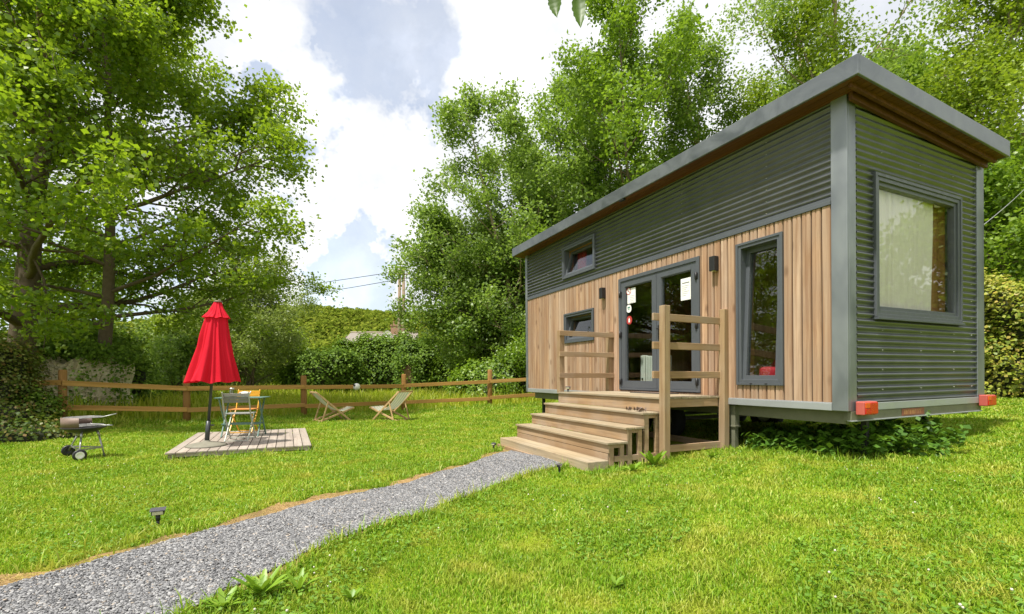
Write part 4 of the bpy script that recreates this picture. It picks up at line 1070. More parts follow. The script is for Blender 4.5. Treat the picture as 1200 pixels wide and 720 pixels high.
for i, ((lx, ly), (tx_, ty_)) in enumerate(zip(wl, tops)):
    m = MB(); zb = .09 if i < 2 else 0.0
    m.tube([(tx_, ty_, .40), (tx_ + (lx - tx_) * .3, ty_ + (ly - ty_) * .3, .32)], .017, 8); m.tube([(tx_ + (lx - tx_) * .25, ty_ + (ly - ty_) * .25, .33), (lx, ly, zb)], .011, 8)
    o = m.build('leg', M['galv'], bb)
    if i < 2:
        dx, dy = (wl[1][0] - wl[0][0]), (wl[1][1] - wl[0][1]); aw = math.atan2(dy, dx)
        sgn = -1 if i == 0 else 1
        def place(x, y, z, lx=lx, ly=ly, aw=aw, sgn=sgn): return (lx + math.cos(aw) * (z + .03 * sgn) - math.sin(aw) * x, ly + math.sin(aw) * (z + .03 * sgn) + math.cos(aw) * x, .088 + y)
        m = MB(); m.lathe([(.05, -.016), (.072, -.02), (.082, 0), (.072, .02), (.05, .016)], 24); m.map(place); o = m.build('wheel', M['black'], bb)
        m = MB(); m.lathe([(.001, .012), (.03, .012), (.040, .02), (.052, .016), (.052, -.016), (.040, -.02), (.001, -.012)], 24); m.map(place); m.build('hubcap', M['white'] if i == 1 else M['black'], o)
m = MB(); m.bar((-.31, .14, .155), (.225, .07, .155), .012, .02); m.bar((.15, -.23, .155), (.225, .07, .155), .012, .02); m.bar((-.31, .14, .155), (.15, -.23, .155), .012, .02); m.build('leg_brace', M['galv'], bb)
# deckchairs
def deckchair(label, x, y, facing):
    c = thing('deckchair', label, 'deckchair', (x, y, gzf(x, y) - .01), facing - math.pi / 2, 'wooden deckchairs by the fence')
    w = .29
    for s_ in (-1, 1):
        m = MB(); m.bar((w * s_, -.50, .80), (w * s_, .42, .0), .024, .046, (0, 1, 1)); m.build('back_frame', M['beech'], c, .004)
        m = MB(); m.bar(((w - .035) * s_, .50, .36), ((w - .035) * s_, -.44, .01), .024, .046, (0, -1, 1)); m.build('seat_frame', M['beech'], c, .004)
        m = MB(); m.bar(((w + .03) * s_, -.20, .545), ((w + .03) * s_, -.36, .03), .02, .036, (0, 1, 0)); m.build('prop', M['beech'], c, .004)
    m = MB(); m.bar((-w, -.50, .80), (w, -.50, .80), .03, .04); m.build('top_bar', M['beech'], c, .004)
    m = MB(); m.bar((-w, .50, .36), (w, .50, .36), .03, .04); m.build('front_bar', M['beech'], c, .004)
    m = MB(); m.bar((-w - .04, -.36, .03), (w + .04, -.36, .03), .03, .03); m.build('rear_bar', M['beech'], c, .004)
    m = MB(); m.bar((-w, .40, .02), (w, .40, .02), .025, .03); m.build('foot_bar', M['beech'], c, .004)
    prof = [(-.515, .815), (-.48, .80)]
    for i in range(15):
        t = i / 14; prof.append((-.46 + .96 * t, .77 * (1 - t) ** 1.6 + .365 * t ** 2.2 + .02 - .02 * math.sin(math.pi * t)))
    prof += [(.525, .36)]
    kx = 9
    for mat, sel in (('canvas', 0), ('canvasgreen', 1)):
        m = MB()
        for q in range(kx):
            if q % 2 != sel: continue
            xa, xb = -.235 + .47 * q / kx, -.235 + .47 * (q + 1) / kx
            vs = [(xx, p_[0], p_[1]) for p_ in prof for xx in (xa, xb)]
            m.mesh(vs, [(2 * i, 2 * i + 1, 2 * i + 3, 2 * i + 2) for i in range(len(prof) - 1)], .5, True)
        if sel == 0: cv = m.build('canvas', M[mat], c)
        else: m.build('canvas_stripe', M[mat], cv)
    return c
deckchair('wooden deckchair with a pale sling facing right, nearer to the patio table', -4.93, 13.05, math.atan2(.62, .78))
deckchair('wooden deckchair with a pale sling facing left, in front of the fourth fence post', -3.30, 13.0, math.atan2(.45, -.89))
# garden lamps
def stake_lamp(label, x, y, z, rz, k=1.0, hgt=.12):
    c = thing('solar_lamp', label, 'solar lamp', (x, y, z), rz, 'small solar lamps along the path and steps')
    m = MB(); m.tube([(0, 0, -.06), (0, 0, hgt)], [.006, .014], 8); m.tube([(0, 0, hgt * .55), (0, 0, hgt)], .016, 8); m.build('stake', M['black'], c)
    m = MB(); m.box(-.055 * k, .055 * k, -.03 * k, .04 * k, hgt, hgt + .05 * k, .5); m.build('lamp_body', M['black'], c, .008 * k)
    m = MB(); m.box(-.046 * k, .046 * k, -.042 * k, -.0305 * k, hgt + .006 * k, hgt + .042 * k); m.build('lamp_lens', M['lens'], c, .005 * k)
    m = MB(); m.box(-.066 * k, .066 * k, -.05 * k, .05 * k, hgt + .0505 * k, hgt + .061 * k); m.map(lambda a, b, z: (a, b, z + .12 * b)); m.build('solar_panel', M['solar'], c, .003)
    return c
x, y = -2.81, 3.78; stake_lamp('black solar lamp on a stake beside the lower part of the gravel path', x, y, gzf(x, y), R(30), .78, .10)
x, y = -.29, 7.55; stake_lamp('small black solar lamp in the grass left of the bottom step', x, y, gzf(x, y), R(-30), .55, .11)
x, y = .56, 5.62; stake_lamp('small black solar lamp in front of the bottom step at the path edge', x, y, gzf(x, y), R(60), .55, .09)
x, y = SN(4.05, 1.12); stake_lamp('small black solar lamp standing on the landing by the left railing post', x, y, .93, R(-20), .7, .055)
# fence
FP = [(-10.4, 11.02), (-8.5, 12.45), (-6.2, 14.2), (-3.66, 16.1), (-.77, 16.5), (2.1, 17.1)]
fz = [gzf(*p_) for p_ in FP]
fence = thing('rail_fence', 'low timber post and rail fence between the lawn and the meadow', 'fence', (FP[0][0], FP[0][1], fz[0]), 0)
fo = np.array([FP[0][0], FP[0][1], fz[0]])
for (p_, z, h) in zip(FP, fz, (1.20, 1.24, 1.24, 1.28, 1.30, 1.28)):
    m = MB(); x, y = p_[0] - fo[0], p_[1] - fo[1]; q_ = rr.normal(0, .012, 2)
    m.tube([(x, y, z - fo[2] - .1), (x + q_[0] * .5, y + q_[1] * .5, z - fo[2] + h * .5), (x + q_[0], y + q_[1], z - fo[2] + h - .03), (x + q_[0], y + q_[1], z - fo[2] + h)], [.088, .084, .082, .066], 12, rnd=rr.uniform())
    m.build('post', M['fencepost'], fence)
ext = [(FP[0][0] - .45, FP[0][1] - .30)]
for lvl in (.86, .30):
    pts = ([ext[0]] if lvl > .5 else []) + FP
    zs = ([fz[0]] if lvl > .5 else []) + fz
    for (a, b, za, zb_) in zip(pts, pts[1:], zs, zs[1:]):
        d = np.array(b) - np.array(a); L_ = np.linalg.norm(d); d /= L_
        nrm = np.array([d[1], -d[0]]) * .10
        m = MB(); m.box(.0, L_ - .004, -.02, .02, 0, .12)
        rot = math.atan2(d[1], d[0]); o = m.build('rail', M['fence'], fence, .006)
        slope_ = math.atan2(zb_ - za + rr.normal(0, .02), L_)
        o.location = (a[0] + nrm[0] - fo[0], a[1] + nrm[1] - fo[1], za + lvl - .03 - fo[2]); o.rotation_euler = (0, -slope_, rot)
# white ball on the fence
x, y, z = ray_at(418, 453.5, 14.95)
o = thing('marker_ball', 'small white ball with a dark spot fixed to the top fence rail between the deckchairs', 'ball', (x, y, z), 0)
m = MB(); kk = 16; m.lathe([(.0005, -.11)] + [(.11 * math.sin(math.pi * i / kk), -.11 * math.cos(math.pi * i / kk)) for i in range(1, kk)] + [(.0005, .11)], 24); m.build('shell', M['white'], o)
m = MB(); m.lathe([(.001, .02), (.03, .015), (.036, 0), (.03, -.01), (.001, -.012)], 14); m.map(lambda a, b, c_: (a - .04, -c_ - .095, b + .045)); m.build('valve', M['black'], o)

# ================================================================== FAR THINGS
hx0, hy0, _ = ray_at(447, 400, 62); 
cot = thing('cottage', 'low stone cottage with a brown slate roof showing over the hedge', 'house', (hx0, hy0, 0), R(4))
m = MB(); m.box(-4.4, 4.4, -3, 3, -.3, 4.9); m.mesh([(-4.4, -3, 4.9), (-4.4, 3, 4.9), (-4.4, 0, 6.7), (4.4, -3, 4.9), (4.4, 3, 4.9), (4.4, 0, 6.7)], [(0, 1, 2), (3, 5, 4)]); m.build('wall', M['stonewall'], cot)
m = MB(); e_ = .35
m.mesh([(-4.7, -3.4, 4.72), (4.7, -3.4, 4.72), (4.7, 0, 6.95), (-3.9, 0, 6.95), (-4.7, 3.4, 4.72), (4.7, 3.4, 4.72)], [(0, 1, 2, 3), (3, 2, 5, 4), (0, 3, 4), (1, 5, 2)])
rf = m.build('roof', M['slate'], cot)
m = MB(); m.box(1.25, 2.65, -.35, .35, 6.3, 8.0); m.box(1.18, 2.72, -.42, .42, 7.80, 7.92)
cm = m.build('chimney', M['brick'], rf)
for x in (1.6, 2.25):
    m = MB(); m.lathe([(.14, 8.0), (.11, 8.45), (.14, 8.5)], 12, (x, 0, 0)); m.build('chimney_pot', M['brick'], cot)
m = MB(); m.tube([(-3.9, 0, 6.98), (4.7, 0, 6.98)], .1, 8); m.build('ridge_tiles', M['stonewall'], cot)
for (x, z) in ((-3, 2.4), (0, 2.4), (3, 2.4)):
    m = MB(); m.box(x - .5, x + .5, -3.03, -2.98, z - .6, z + .6); w_ = m.build('window', M['white'], cot); m = MB(); m.box(x - .42, x + .42, -3.05, -3.031, z - .52, z + .52); m.build('pane', M['black'], w_)
m = MB(); m.box(-1.9, -1.0, -3.04, -2.98, 0, 2.0); m.build('door', M['fence'], cot)
m = MB(); m.lathe([(.001, 0), (.3, .02), (.52, .09), (.56, .13), (.52, .10), (.3, .035), (.001, .015)], 24); m.map(lambda x, y, z: (x + .95, -z - .95 - .0 * y, y + 6.55)); m.build('satellite_dish', M['white'], cot)
m = MB(); m.tube([(.95, -.9, 6.5), (.95, -.6, 6.3)], .04, 6); m.build('dish_arm', M['steel'], cot)
def pole(label, x, y, h):
    o = thing('utility_pole', label, 'utility pole', (x, y, 0), 0, 'wooden utility poles')
    for dx in (-.26, .18):
        m = MB(); m.tube([(dx, 0, -.2), (dx * .75, 0, h)], [.17, .12], 10); m.build('post', M['polewood'], o)
    m = MB(); m.bar((-.7, -.18, h - .45), (.7, -.18, h - .45), .1, .1); m.build('crossarm', M['polewood'], o)
    for dx in (-.6, .6):
        m = MB(); m.lathe([(.03, 0), (.06, .05), (.04, .09), (.06, .13), (.001, .18)], 10, (dx, -.18, h - .40)); m.build('insulator', M['white'], o)
    return o
p1 = ray_at(471, 320, 41); pole('double wooden utility pole rising behind the hedge beside the chimney', p1[0], p1[1], p1[2] + .3)
p2 = ray_at(60, 366, 70); pole('double wooden utility pole in the distance behind the left trees', p2[0], p2[1], p2[2] + .3)
for off, sag, lb in ((-.55, .5, 'upper overhead wire running left from the utility pole'), (.55, 1.0, 'lower overhead wire running left from the utility pole')):
    a = Vector((p1[0] + off, p1[1] - .2, p1[2] + .05 - .5 * (off > 0))); b_ = Vector((p2[0] + off, p2[1] - .2, p2[2] + .05 - .5 * (off > 0)))
    m = MB(); m.tube([a.lerp(b_, t) - Vector((0, 0, sag * 4 * t * (1 - t))) for t in np.linspace(0, 1, 24)], .028, 5)
    tag(m.build('overhead_wire', M['polegrey']), lb, 'wire', 'overhead wires')
m = MB(); a = Vector(local(0.02, 3.09, 3.25)); b_ = Vector(ray_at(1212, 210, 13.5)); m.tube([a.lerp(b_, t) - Vector((0, 0, .04 * 4 * t * (1 - t))) for t in np.linspace(0, 1, 16)], .006, 5)
tag(m.build('thin_cable', M['rim']), 'thin pale cable running from the cabin rear corner up into the right hand trees', 'cable')

# ruined wall with ivy, hedges, banks
rw = thing('stone_wall', 'ruined pale limestone wall behind the fence, half hidden by ivy', 'wall', (-12.55, 13.2, gzf(-12.1, 13.4)), R(14))
k, mm = 46, 20; vs = []
r5 = np.random.default_rng(3)
for side in (0, 1):
    for j in range(mm + 1):
        for i in range(k + 1):
            u, t = i / k, j / mm
            top = 1.80 - .25 * u + .12 * math.sin(u * 9) + .10 * math.sin(u * 23) - (.9 if u > .97 else 0) * 0
            vs.append((-1.2 + 2.85 * u + .05 * math.sin(t * 9) * (u > .95), (-.24 if side == 0 else .24) + .03 * r5.normal() * (1 - side), t * top - .1))
n1 = (k + 1) * (mm + 1); fs = []
for j in range(mm):
    for i in range(k):
        a = j * (k + 1) + i; fs.append((a, a + 1, a + k + 2, a + k + 1)); fs.append((n1 + a, n1 + a + k + 1, n1 + a + k + 2, n1 + a + 1))
for i in range(k): a = mm * (k + 1) + i; fs.append((a, a + 1, n1 + a + 1, n1 + a))
for j in range(mm):
    for c_ in (0, k): a = j * (k + 1) + c_; fs.append((a, a + k + 1, n1 + a + k + 1, n1 + a))
m = MB(); m.mesh(vs, fs); m.build('masonry', M['stone'], rw)
def ivy_patch(name, label, pts3, nrm, n, sg, L, W, mat, parent=None, cat='ivy', jit=.12):
    pts3 = np.array(pts3, float); idx = rng.integers(0, len(pts3), n)
    p_ = pts3[idx] + rng.normal(size=(n, 3)) * np.array(sg) 
    v = leaf_cloud(p_, L, W, np.tile(np.array(nrm, float), (n, 1)), 1.3, .5)
    o = np_obj(name, v, quads(n), M[mat], parent)
    if label: tag(o, label, cat)
    return o
th = R(14); wpt = lambda u, d, z: (-12.55 + math.cos(th) * u - math.sin(th) * d, 13.2 + math.sin(th) * u + math.cos(th) * d, z + .15)
top = [wpt(u, -.25 + .1 * math.sin(u * 5), 1.72 + .16 * math.sin(u * 2 + 1)) for u in np.linspace(-2.6, 1.7, 40)]
side = [wpt(1.55 + .12 * math.sin(z * 5), -.25, z) for z in np.linspace(.1, 1.7, 16)] + [wpt(.75 + .1 * math.sin(z * 6), -.34, z) for z in np.linspace(.0, 1.1, 7)] + [wpt(u, -.4, .12) for u in np.linspace(-1, 1.7, 10)]
ivy_patch('ivy', 'dark ivy draped over the top and ends of the ruined stone wall', top * 3 + side, (.1, -1, .5), 6500, (.16, .14, .15), .085, .08, 'lf_ivy')
mound('ivy_mound', 'thick ivy bank under the big left tree beside the stone wall', 'ivy', -14.2, 14.6, 2.9, 1.1, 2.5, 'lf_ivy', 17000, .10, .09, 11, 3.0, .30, 1.5, 0, .2)
mound('ivy_mound', 'brown and green ivy hedge at the left lawn edge in front of the fence end', 'ivy', -11.25, 9.95, 1.05, .85, 1.6, 'lf_dry', 17000, .06, .052, 14, 3.0, .22, 2.0, R(35), .16)
mound('ivy_mound', 'low dark ivy bush at the foot of the first fence post', 'ivy', -10.45, 10.35, .40, .35, .5, 'lf_ivy', 2600, .07, .06, 17, 2.4, .10, 3.0, 0, .1)
mound('ivy_mound', 'low ragged ground ivy at the far left edge of the lawn', 'ivy', -9.6, 9.0, 1.2, .45, .22, 'lf_dry', 2600, .07, .06, 18, 2.2, .06, 3.0, R(25), .08)
mound('ivy_hedge', 'tall dark ivy hedge beyond the meadow, below the cottage roof', 'hedge', -7.4, 31.5, 4.6, 1.6, 3.3, 'lf_ivy', 30000, .17, .15, 21, 4.0, .42, .8, R(-3), .3, fuzz=.2)
mound('ivy_hedge', 'ivy hedge hump right of the brick patch in front of the tall trees', 'hedge', -2.3, 30.0, 2.6, 1.5, 3.2, 'lf_ivy', 15000, .17, .15, 23, 3.2, .42, .9, 0, .3, fuzz=.2)
mound('ivy_hedge', 'dark low hedge behind the fence right of the willow bush', 'hedge', -10.6, 27.0, 2.4, 1.2, 2.2, 'lf_ivy', 11000, .15, .13, 24, 3.2, .35, .9, 0, .25, fuzz=.16)
pil = [(ray_at(478, 440, 28.8)[0] + dx, 28.75, z) for dx, z in [(-.5, z) for z in np.linspace(.3, 2.0, 8)] + [(.5, z) for z in np.linspace(.3, 2.0, 8)] + [(dx, 2.2) for dx in np.linspace(-.5, .5, 6)] + [(0, .3), (.2, .4), (-.2, .5)]]
ivy_patch('ivy', 'ivy framing the crumbling brick pillar beyond the meadow', pil, (0, -1, .4), 1500, (.16, .14, .18), .15, .13, 'lf_ivy')
o = thing('brick_pillar', 'crumbling reddish brick pillar showing through the ivy hedge', 'pillar', (ray_at(478, 440, 29.2)[0], 29.2, .15), R(10))
m = MB(); m.box(-.42, .42, -.35, .35, -.1, 1.55); m.build('brickwork', M['brick'], o, .05)
m = MB(); m.mesh([(-.38, -.3, 1.55), (.38, -.3, 1.55), (.38, .3, 1.55), (-.38, .3, 1.55), (-.2, -.15, 2.05), (.25, -.15, 1.9), (.2, .15, 2.1), (-.25, .12, 1.95)], [(0, 1, 5, 4), (1, 2, 6, 5), (2, 3, 7, 6), (3, 0, 4, 7), (4, 5, 6, 7)]); m.build('broken_top', M['brick'], o)
mound('ivy_bank', 'steep leafy bank right behind the tiny house at the lawn edge', 'bank', 13.6, 11.4, 3.6, 1.5, 2.9, 'lf_ivyb', 42000, .09, .075, 31, 3.6, .30, 1.3, R(-30), .22)
mound('ivy_bank', 'leafy bank behind the tiny house seen below its floor', 'bank', 8.4, 15.6, 4.0, 1.5, 2.4, 'lf_ivyb', 16000, .13, .11, 33, 3.6, .30, 1.3, R(-25), .22)
mound('ivy_bank', 'leafy green bank beyond the end of the fence behind the tiny house', 'bank', .4, 21.2, 3.2, 1.4, 1.9, 'lf_ash2', 13000, .13, .10, 35, 2.8, .30, 1.2, R(8), .22)

# ================================================================== TREES
full = lambda u: 0.55 + 0.45 * math.sin(math.pi * min(1, u * .75 + .22))
syc = lambda u: 1.0 - 0.55 * u ** 1.5
up_ = lambda u: 0.45 + 0.75 * math.sin(math.pi * min(1, u * .8 + .1))
# big sycamores on the left
tree('sycamore_tree', 'huge sycamore with a thick trunk at the far left edge', -12.9, 12.4, 13.2, 7.6, 'lf_syc', 'bark', 11, .17, 26, 90000, .115, .10, (.3, .2), .36, .02, .26, (9, 55), syc, .7, .5, tiers=9)
tree('sycamore_tree', 'slimmer sycamore leaning right with low branches reaching over the parasol', -11.9, 13.6, 12.4, 6.0, 'lf_syc', 'bark', 24, .19, 26, 80000, .11, .095, (1.0, -.3), .20, .025, .25, (9, 50), syc, .7, .5, tiers=9)
tree('sycamore_tree', 'tall tree filling the gap behind the left sycamores', -25.5, 22.0, 14.0, 6.0, 'lf_syc', 'bark', 37, .10, 20, 20000, .24, .2, (0, 0), .28, .04, .4, (10, 55), full, .5, .4)
tree('broadleaf_tree', 'dark tree at the back behind the stone wall and the left trunks', -25.0, 28.5, 8.5, 4.0, 'lf_ash', 'bark', 39, .08, 18, 13000, .24, .18, (0, 0), .2, .05, .4, (10, 60), full, .3, .3)
# shrubs beyond the fence
mk = 'shrubs beyond the fence'
tree('willow_bush', 'large grey green willow bush behind the red parasol', -14.6, 26.2, 7.0, 3.1, 'lf_wil', 'bark', 51, .04, 28, 30000, .19, .07, (.2, 0), .10, .05, .30, (15, 70), full, 0, .3, mk, 3, 'bush')
tree('willow_bush', 'smaller willow bush directly behind the parasol canopy', -17.2, 26.8, 5.8, 2.5, 'lf_wil', 'bark', 53, .04, 24, 20000, .19, .07, (.2, 0), .09, .05, .25, (15, 70), full, 0, .3, mk, 3, 'bush')
tree('bush', 'bright yellow green bush between the stone wall and the parasol', -20.2, 29.0, 4.2, 2.2, 'lf_yel', 'bark', 55, .03, 20, 14000, .18, .11, (0, 0), .08, .05, .26, (10, 70), full, 0, .3, mk, 3, 'bush')
tree('bush', 'dim green bush low behind the ruined wall end', -13.6, 19.0, 2.3, 1.5, 'lf_ash', 'bark', 57, .03, 18, 11000, .13, .08, (0, 0), .06, .05, .2, (10, 70), full, 0, .3, mk, 3, 'bush')
tree('bush', 'distant pale bush on the meadow edge below the hill', -26.5, 44.0, 5.0, 3.0, 'lf_yel', 'bark', 59, .03, 18, 11000, .3, .22, (0, 0), .1, .05, .4, (10, 70), full, 0, .3, mk, 3, 'bush')
tree('bush', 'distant bush beside the willow on the right', -21.5, 38.0, 4.2, 2.6, 'lf_yel', 'bark', 61, .03, 18, 12000, .28, .2, (0, 0), .1, .05, .4, (10, 70), full, 0, .3, mk, 3, 'bush')
tree('bush', 'rounded bush behind the hedge left of the cottage roof', -22.5, 47.0, 4.4, 3.0, 'lf_yel', 'bark', 62, .03, 18, 12000, .3, .22, (0, 0), .1, .05, .4, (10, 70), full, 0, .3, mk, 3, 'bush')
# tall clump in the middle
tree('broadleaf_tree', 'dense tree leaning left over the hedge beside the utility pole', -.9, 24.5, 8.4, 4.2, 'lf_ash', 'barkpale', 71, .30, 30, 36000, .17, .11, (-2.8, 0), .2, .045, .27, (8, 58), full, 0, .35, tiers=7)
tree('broadleaf_tree', 'rounded tree directly right of the leaning one above the hedge', -.3, 25.2, 8.6, 4.0, 'lf_ash', 'barkpale', 72, .16, 28, 38000, .17, .11, (-.3, 0), .17, .05, .27, (8, 58), full, 0, .35, None, 2)
tree('broadleaf_tree', 'slender tree with many upright stems left of the roof end', 1.0, 23.6, 13.8, 4.6, 'lf_ash', 'barkpale', 73, .12, 32, 44000, .165, .105, (-.2, 0), .17, .05, .27, (10, 60), full, 0, .3, None, 2)
tree('broadleaf_tree', 'middle height tree filling the clump left of the cabin roof', .5, 26.0, 11.2, 4.2, 'lf_ash', 'barkpale', 74, .14, 28, 38000, .17, .11, (.2, 0), .17, .05, .28, (10, 58), full, 0, .35, None, 2)
tree('broadleaf_tree', 'tall loose tree rising behind the left end of the roof', 3.1, 22.8, 15.6, 4.3, 'lf_ash', 'barkpale', 75, .14, 32, 44000, .165, .105, (.0, 0), .18, .05, .27, (10, 60), full, 0, .3, None, 2)
tree('broadleaf_tree', 'bright full tree behind the middle of the roof with a forked trunk', 6.0, 21.4, 18.5, 4.4, 'lf_ash2', 'bark', 77, .16, 34, 48000, .165, .11, (.2, 0), .2, .05, .28, (10, 60), full, 0, .3, None, 2)
tree('broadleaf_tree', 'tall pale leaved tree behind the roof right of the bright full one', 8.5, 20.8, 15.6, 2.8, 'lf_ash', 'barkpale', 79, .16, 28, 26000, .155, .10, (.0, 0), .16, .05, .27, (14, 62), full, 0, .3)
tree('broadleaf_tree', 'lower thin tree above the roof near the pale sky gap', 9.3, 19.8, 12.8, 2.4, 'lf_yel', 'barkpale', 81, .18, 24, 17000, .14, .085, (.6, 0), .14, .08, .28, (25, 70), up_, 0, .3)
tree('broadleaf_tree', 'tall tree with bare forked trunks above the roof corner', 12.6, 18.8, 20.0, 3.4, 'lf_ash', 'barkpale', 83, .42, 22, 20000, .14, .085, (.3, 0), .21, .07, .34, (20, 65), up_, 0, .3, None, 2)
tree('broadleaf_tree', 'yellow green tree behind the end of the roof with thin pale stems', 13.6, 17.0, 13.0, 3.4, 'lf_yel', 'barkpale', 85, .10, 30, 34000, .14, .09, (0, 0), .15, .07, .30, (15, 66), full, 0, .3, None, 2)
tree('broadleaf_tree', 'leafy tree at the far right with a pale trunk beside the roof tip', 17.2, 17.0, 16.0, 4.0, 'lf_yel', 'barkpale', 87, .08, 32, 42000, .15, .10, (0, 0), .2, .06, .32, (12, 64), full, .2, .35)
tree('broadleaf_tree', 'deep green bushy tree right of the end wall above the bank', 15.3, 14.6, 6.6, 2.9, 'lf_ash2', 'bark', 89, .05, 30, 32000, .13, .10, (0, 0), .12, .05, .28, (10, 62), full, .2, .35, None, 2)
tree('broadleaf_tree', 'bushy tree cut by the right edge above the ivy bank', 17.6, 13.4, 7.2, 2.8, 'lf_yel', 'bark', 90, .05, 26, 26000, .14, .10, (0, 0), .12, .05, .28, (10, 62), full, .2, .35, None, 2)
tree('broadleaf_tree', 'distant tree on the slope behind the far right trees', 21.5, 24.5, 17.0, 5.4, 'lf_ash2', 'bark', 91, .08, 26, 24000, .24, .16, (0, 0), .22, .06, .45, (12, 62), full, .2, .3)
tree('broadleaf_tree', 'distant tree on the slope behind the bare forked trunks', 15.6, 26.5, 15.5, 5.0, 'lf_ash2', 'bark', 93, .08, 26, 24000, .24, .16, (0, 0), .22, .06, .45, (12, 62), full, .2, .3)
tree('broadleaf_tree', 'distant tree hidden low behind the middle of the cabin', 8.6, 28.0, 12.0, 5.0, 'lf_ash', 'bark', 95, .06, 22, 16000, .24, .16, (0, 0), .2, .06, .45, (12, 62), full, .2, .3)
tree('broadleaf_tree', 'shady understorey tree between the pale trunks left of the cabin', 1.1, 25.6, 6.4, 3.2, 'lf_ash', 'bark', 97, .04, 24, 22000, .18, .12, (0, 0), .12, .05, .3, (8, 60), full, .2, .3, None, 2)
tree('broadleaf_tree', 'low dark bushy tree at the foot of the tall clump', -1.4, 25.6, 4.6, 2.3, 'lf_ash', 'bark', 99, .04, 24, 20000, .17, .12, (-.1, 0), .12, .05, .3, (6, 60), full, .2, .3, None, 2)
tree('bush', 'pale leaved bush just left of the cabin behind the fence', .6, 19.6, 2.3, 1.3, 'lf_ash2', 'bark', 101, .04, 18, 9000, .12, .08, (0, 0), .06, .05, .2, (10, 66), full, 0, .3, mk, 2, 'bush')

tree('broadleaf_tree', 'tree beside the lawn out of the frame on the right, mirrored in the end window', 27.0, 8.0, 7.5, 4.5, 'lf_ash2', 'bark', 111, .05, 24, 16000, .3, .22, (0, 0), .24, .05, .5, (8, 60), full, .2, .3)
tree('broadleaf_tree', 'second tree out of the frame further right, mirrored in the end window', 31.0, 1.5, 8.0, 5.0, 'lf_ash', 'bark', 113, .05, 24, 16000, .3, .22, (0, 0), .24, .05, .5, (8, 60), full, .2, .3)
# leafy twig overhead, from a tree standing behind the viewer
ov = thing('overhanging_tree', 'overhead tree whose toothed leaves hang down at the top edge of the picture', 'tree', (2.6, -2.4, gzf(2.6, -2.4)), 0)
o0 = np.array([2.6, -2.4, gzf(2.6, -2.4)])
tipA = np.array(ray_at(667, -7, 1.55)) - o0
m = MB(); m.tube([(0, 0, -.2), (.05, .0, 1.6), (-.05, .1, 3.2), (.1, .1, 5.2), (.15, 0, 7)], [.2, .16, .13, .08, .03], 10); m.build('trunk', M['bark'], ov)
m = MB(); m.tube([(-.05, .1, 3.2), (-.6, 1.1, 3.7), (-1.4, 2.4, 3.75), tuple(tipA + (.35, -.3, .75)), tuple(tipA + (.06, -.05, .16)), tuple(tipA)], [.07, .05, .03, .014, .006, .003], 7); m.build('branch', M['bark'], ov)
def big_leaf(L, W, base, dirv, nv, seed):
    r = random.Random(seed); d = Vector(dirv).normalized(); nn = Vector(nv); nn = (nn - d * nn.dot(d)).normalized(); sd = d.cross(nn)
    k = 18; vs = []
    for i in range(k + 1):
        t = i / k; w = W / 2 * (math.sin(math.pi * t ** .8) ** .75) * (1 - .35 * t) * (1 + .09 * math.sin(t * 34)) + .0006
        for q, cz in ((-1, .10), (-.5, .02), (0, -.03), (.5, .02), (1, .10)):
            p_ = Vector(base) + d * (L * t) + sd * (w * q) + nn * (cz * W + .16 * L * t * t + .012 * W * math.sin(t * 40) * abs(q))
            vs.append(tuple(p_))
    m = MB(); m.mesh(vs, [(i * 5 + j, i * 5 + j + 1, (i + 1) * 5 + j + 1, (i + 1) * 5 + j) for i in range(k) for j in range(4)], .5, True); return m
tA = Vector(tipA)
for (du, L, W, dv, nv, sd_) in (((.028, 0, .0), .135, .050, (.06, -.06, -1), (-.15, -1, .1), 1), ((-.050, .01, .02), .100, .052, (.16, .02, -1), (-.4, -1, 0), 2), ((.02, -.05, .06), .085, .036, (.5, -.4, -.2), (0, -.3, 1), 3), ((.1, -.1, .3), .09, .036, (-.6, .2, -.1), (0, -.3, 1), 4)):
    big_leaf(L, W, tA + Vector(du), dv, nv, sd_).build('leaf', M['sprig'], ov)

# ================================================================== WEEDS
def rosette(name, label, x, y, n, L, W, mat, group, seed, up=.5, z0=0.0, cat='weed', curl=.5):
    r = random.Random(seed); c = thing(name, label, cat, (x, y, gzf(x, y) + z0), 0, group); m = MB()
    for i in range(n):
        a = i * 2.4 + r.uniform(-.4, .4); l = L * r.uniform(.6, 1.15); w = W * r.uniform(.7, 1.2); el = r.uniform(up * .4, up * 1.4)
        k = 8; vs = []
        for j in range(k + 1):
            t = j / k; e = el - curl * 1.6 * t; rr_ = l * (t - .12 * t * t)
            h = l * (math.sin(el) * t - curl * .55 * t * t) + .012
            hw = w / 2 * (math.sin(math.pi * min(1, t * .93 + .06)) ** .7) * (1 + .16 * math.sin(t * 22 + i))
            cx, cy = math.cos(a), math.sin(a)
            for q in (-1, 0, 1): vs.append((cx * rr_ * math.cos(el * .6) - cy * hw * q, cy * rr_ * math.cos(el * .6) + cx * hw * q, max(.004, h + abs(q) * hw * .35)))
        m.mesh(vs, [(j * 3 + q, j * 3 + q + 1, (j + 1) * 3 + q + 1, (j + 1) * 3 + q) for j in range(k) for q in (0, 1)], .5, True)
    m.build('leaves', M[mat], c); return c
gw = 'weeds growing in the lawn'
def pw(u, v, z=0.0):
    d = 558 * HC / (v - HY); 
    for _ in range(6):
        x = (u - 600) / F * d; d = F * (HC - gzf(x, d)) / (v - HY)
    return (u - 600) / F * d, d
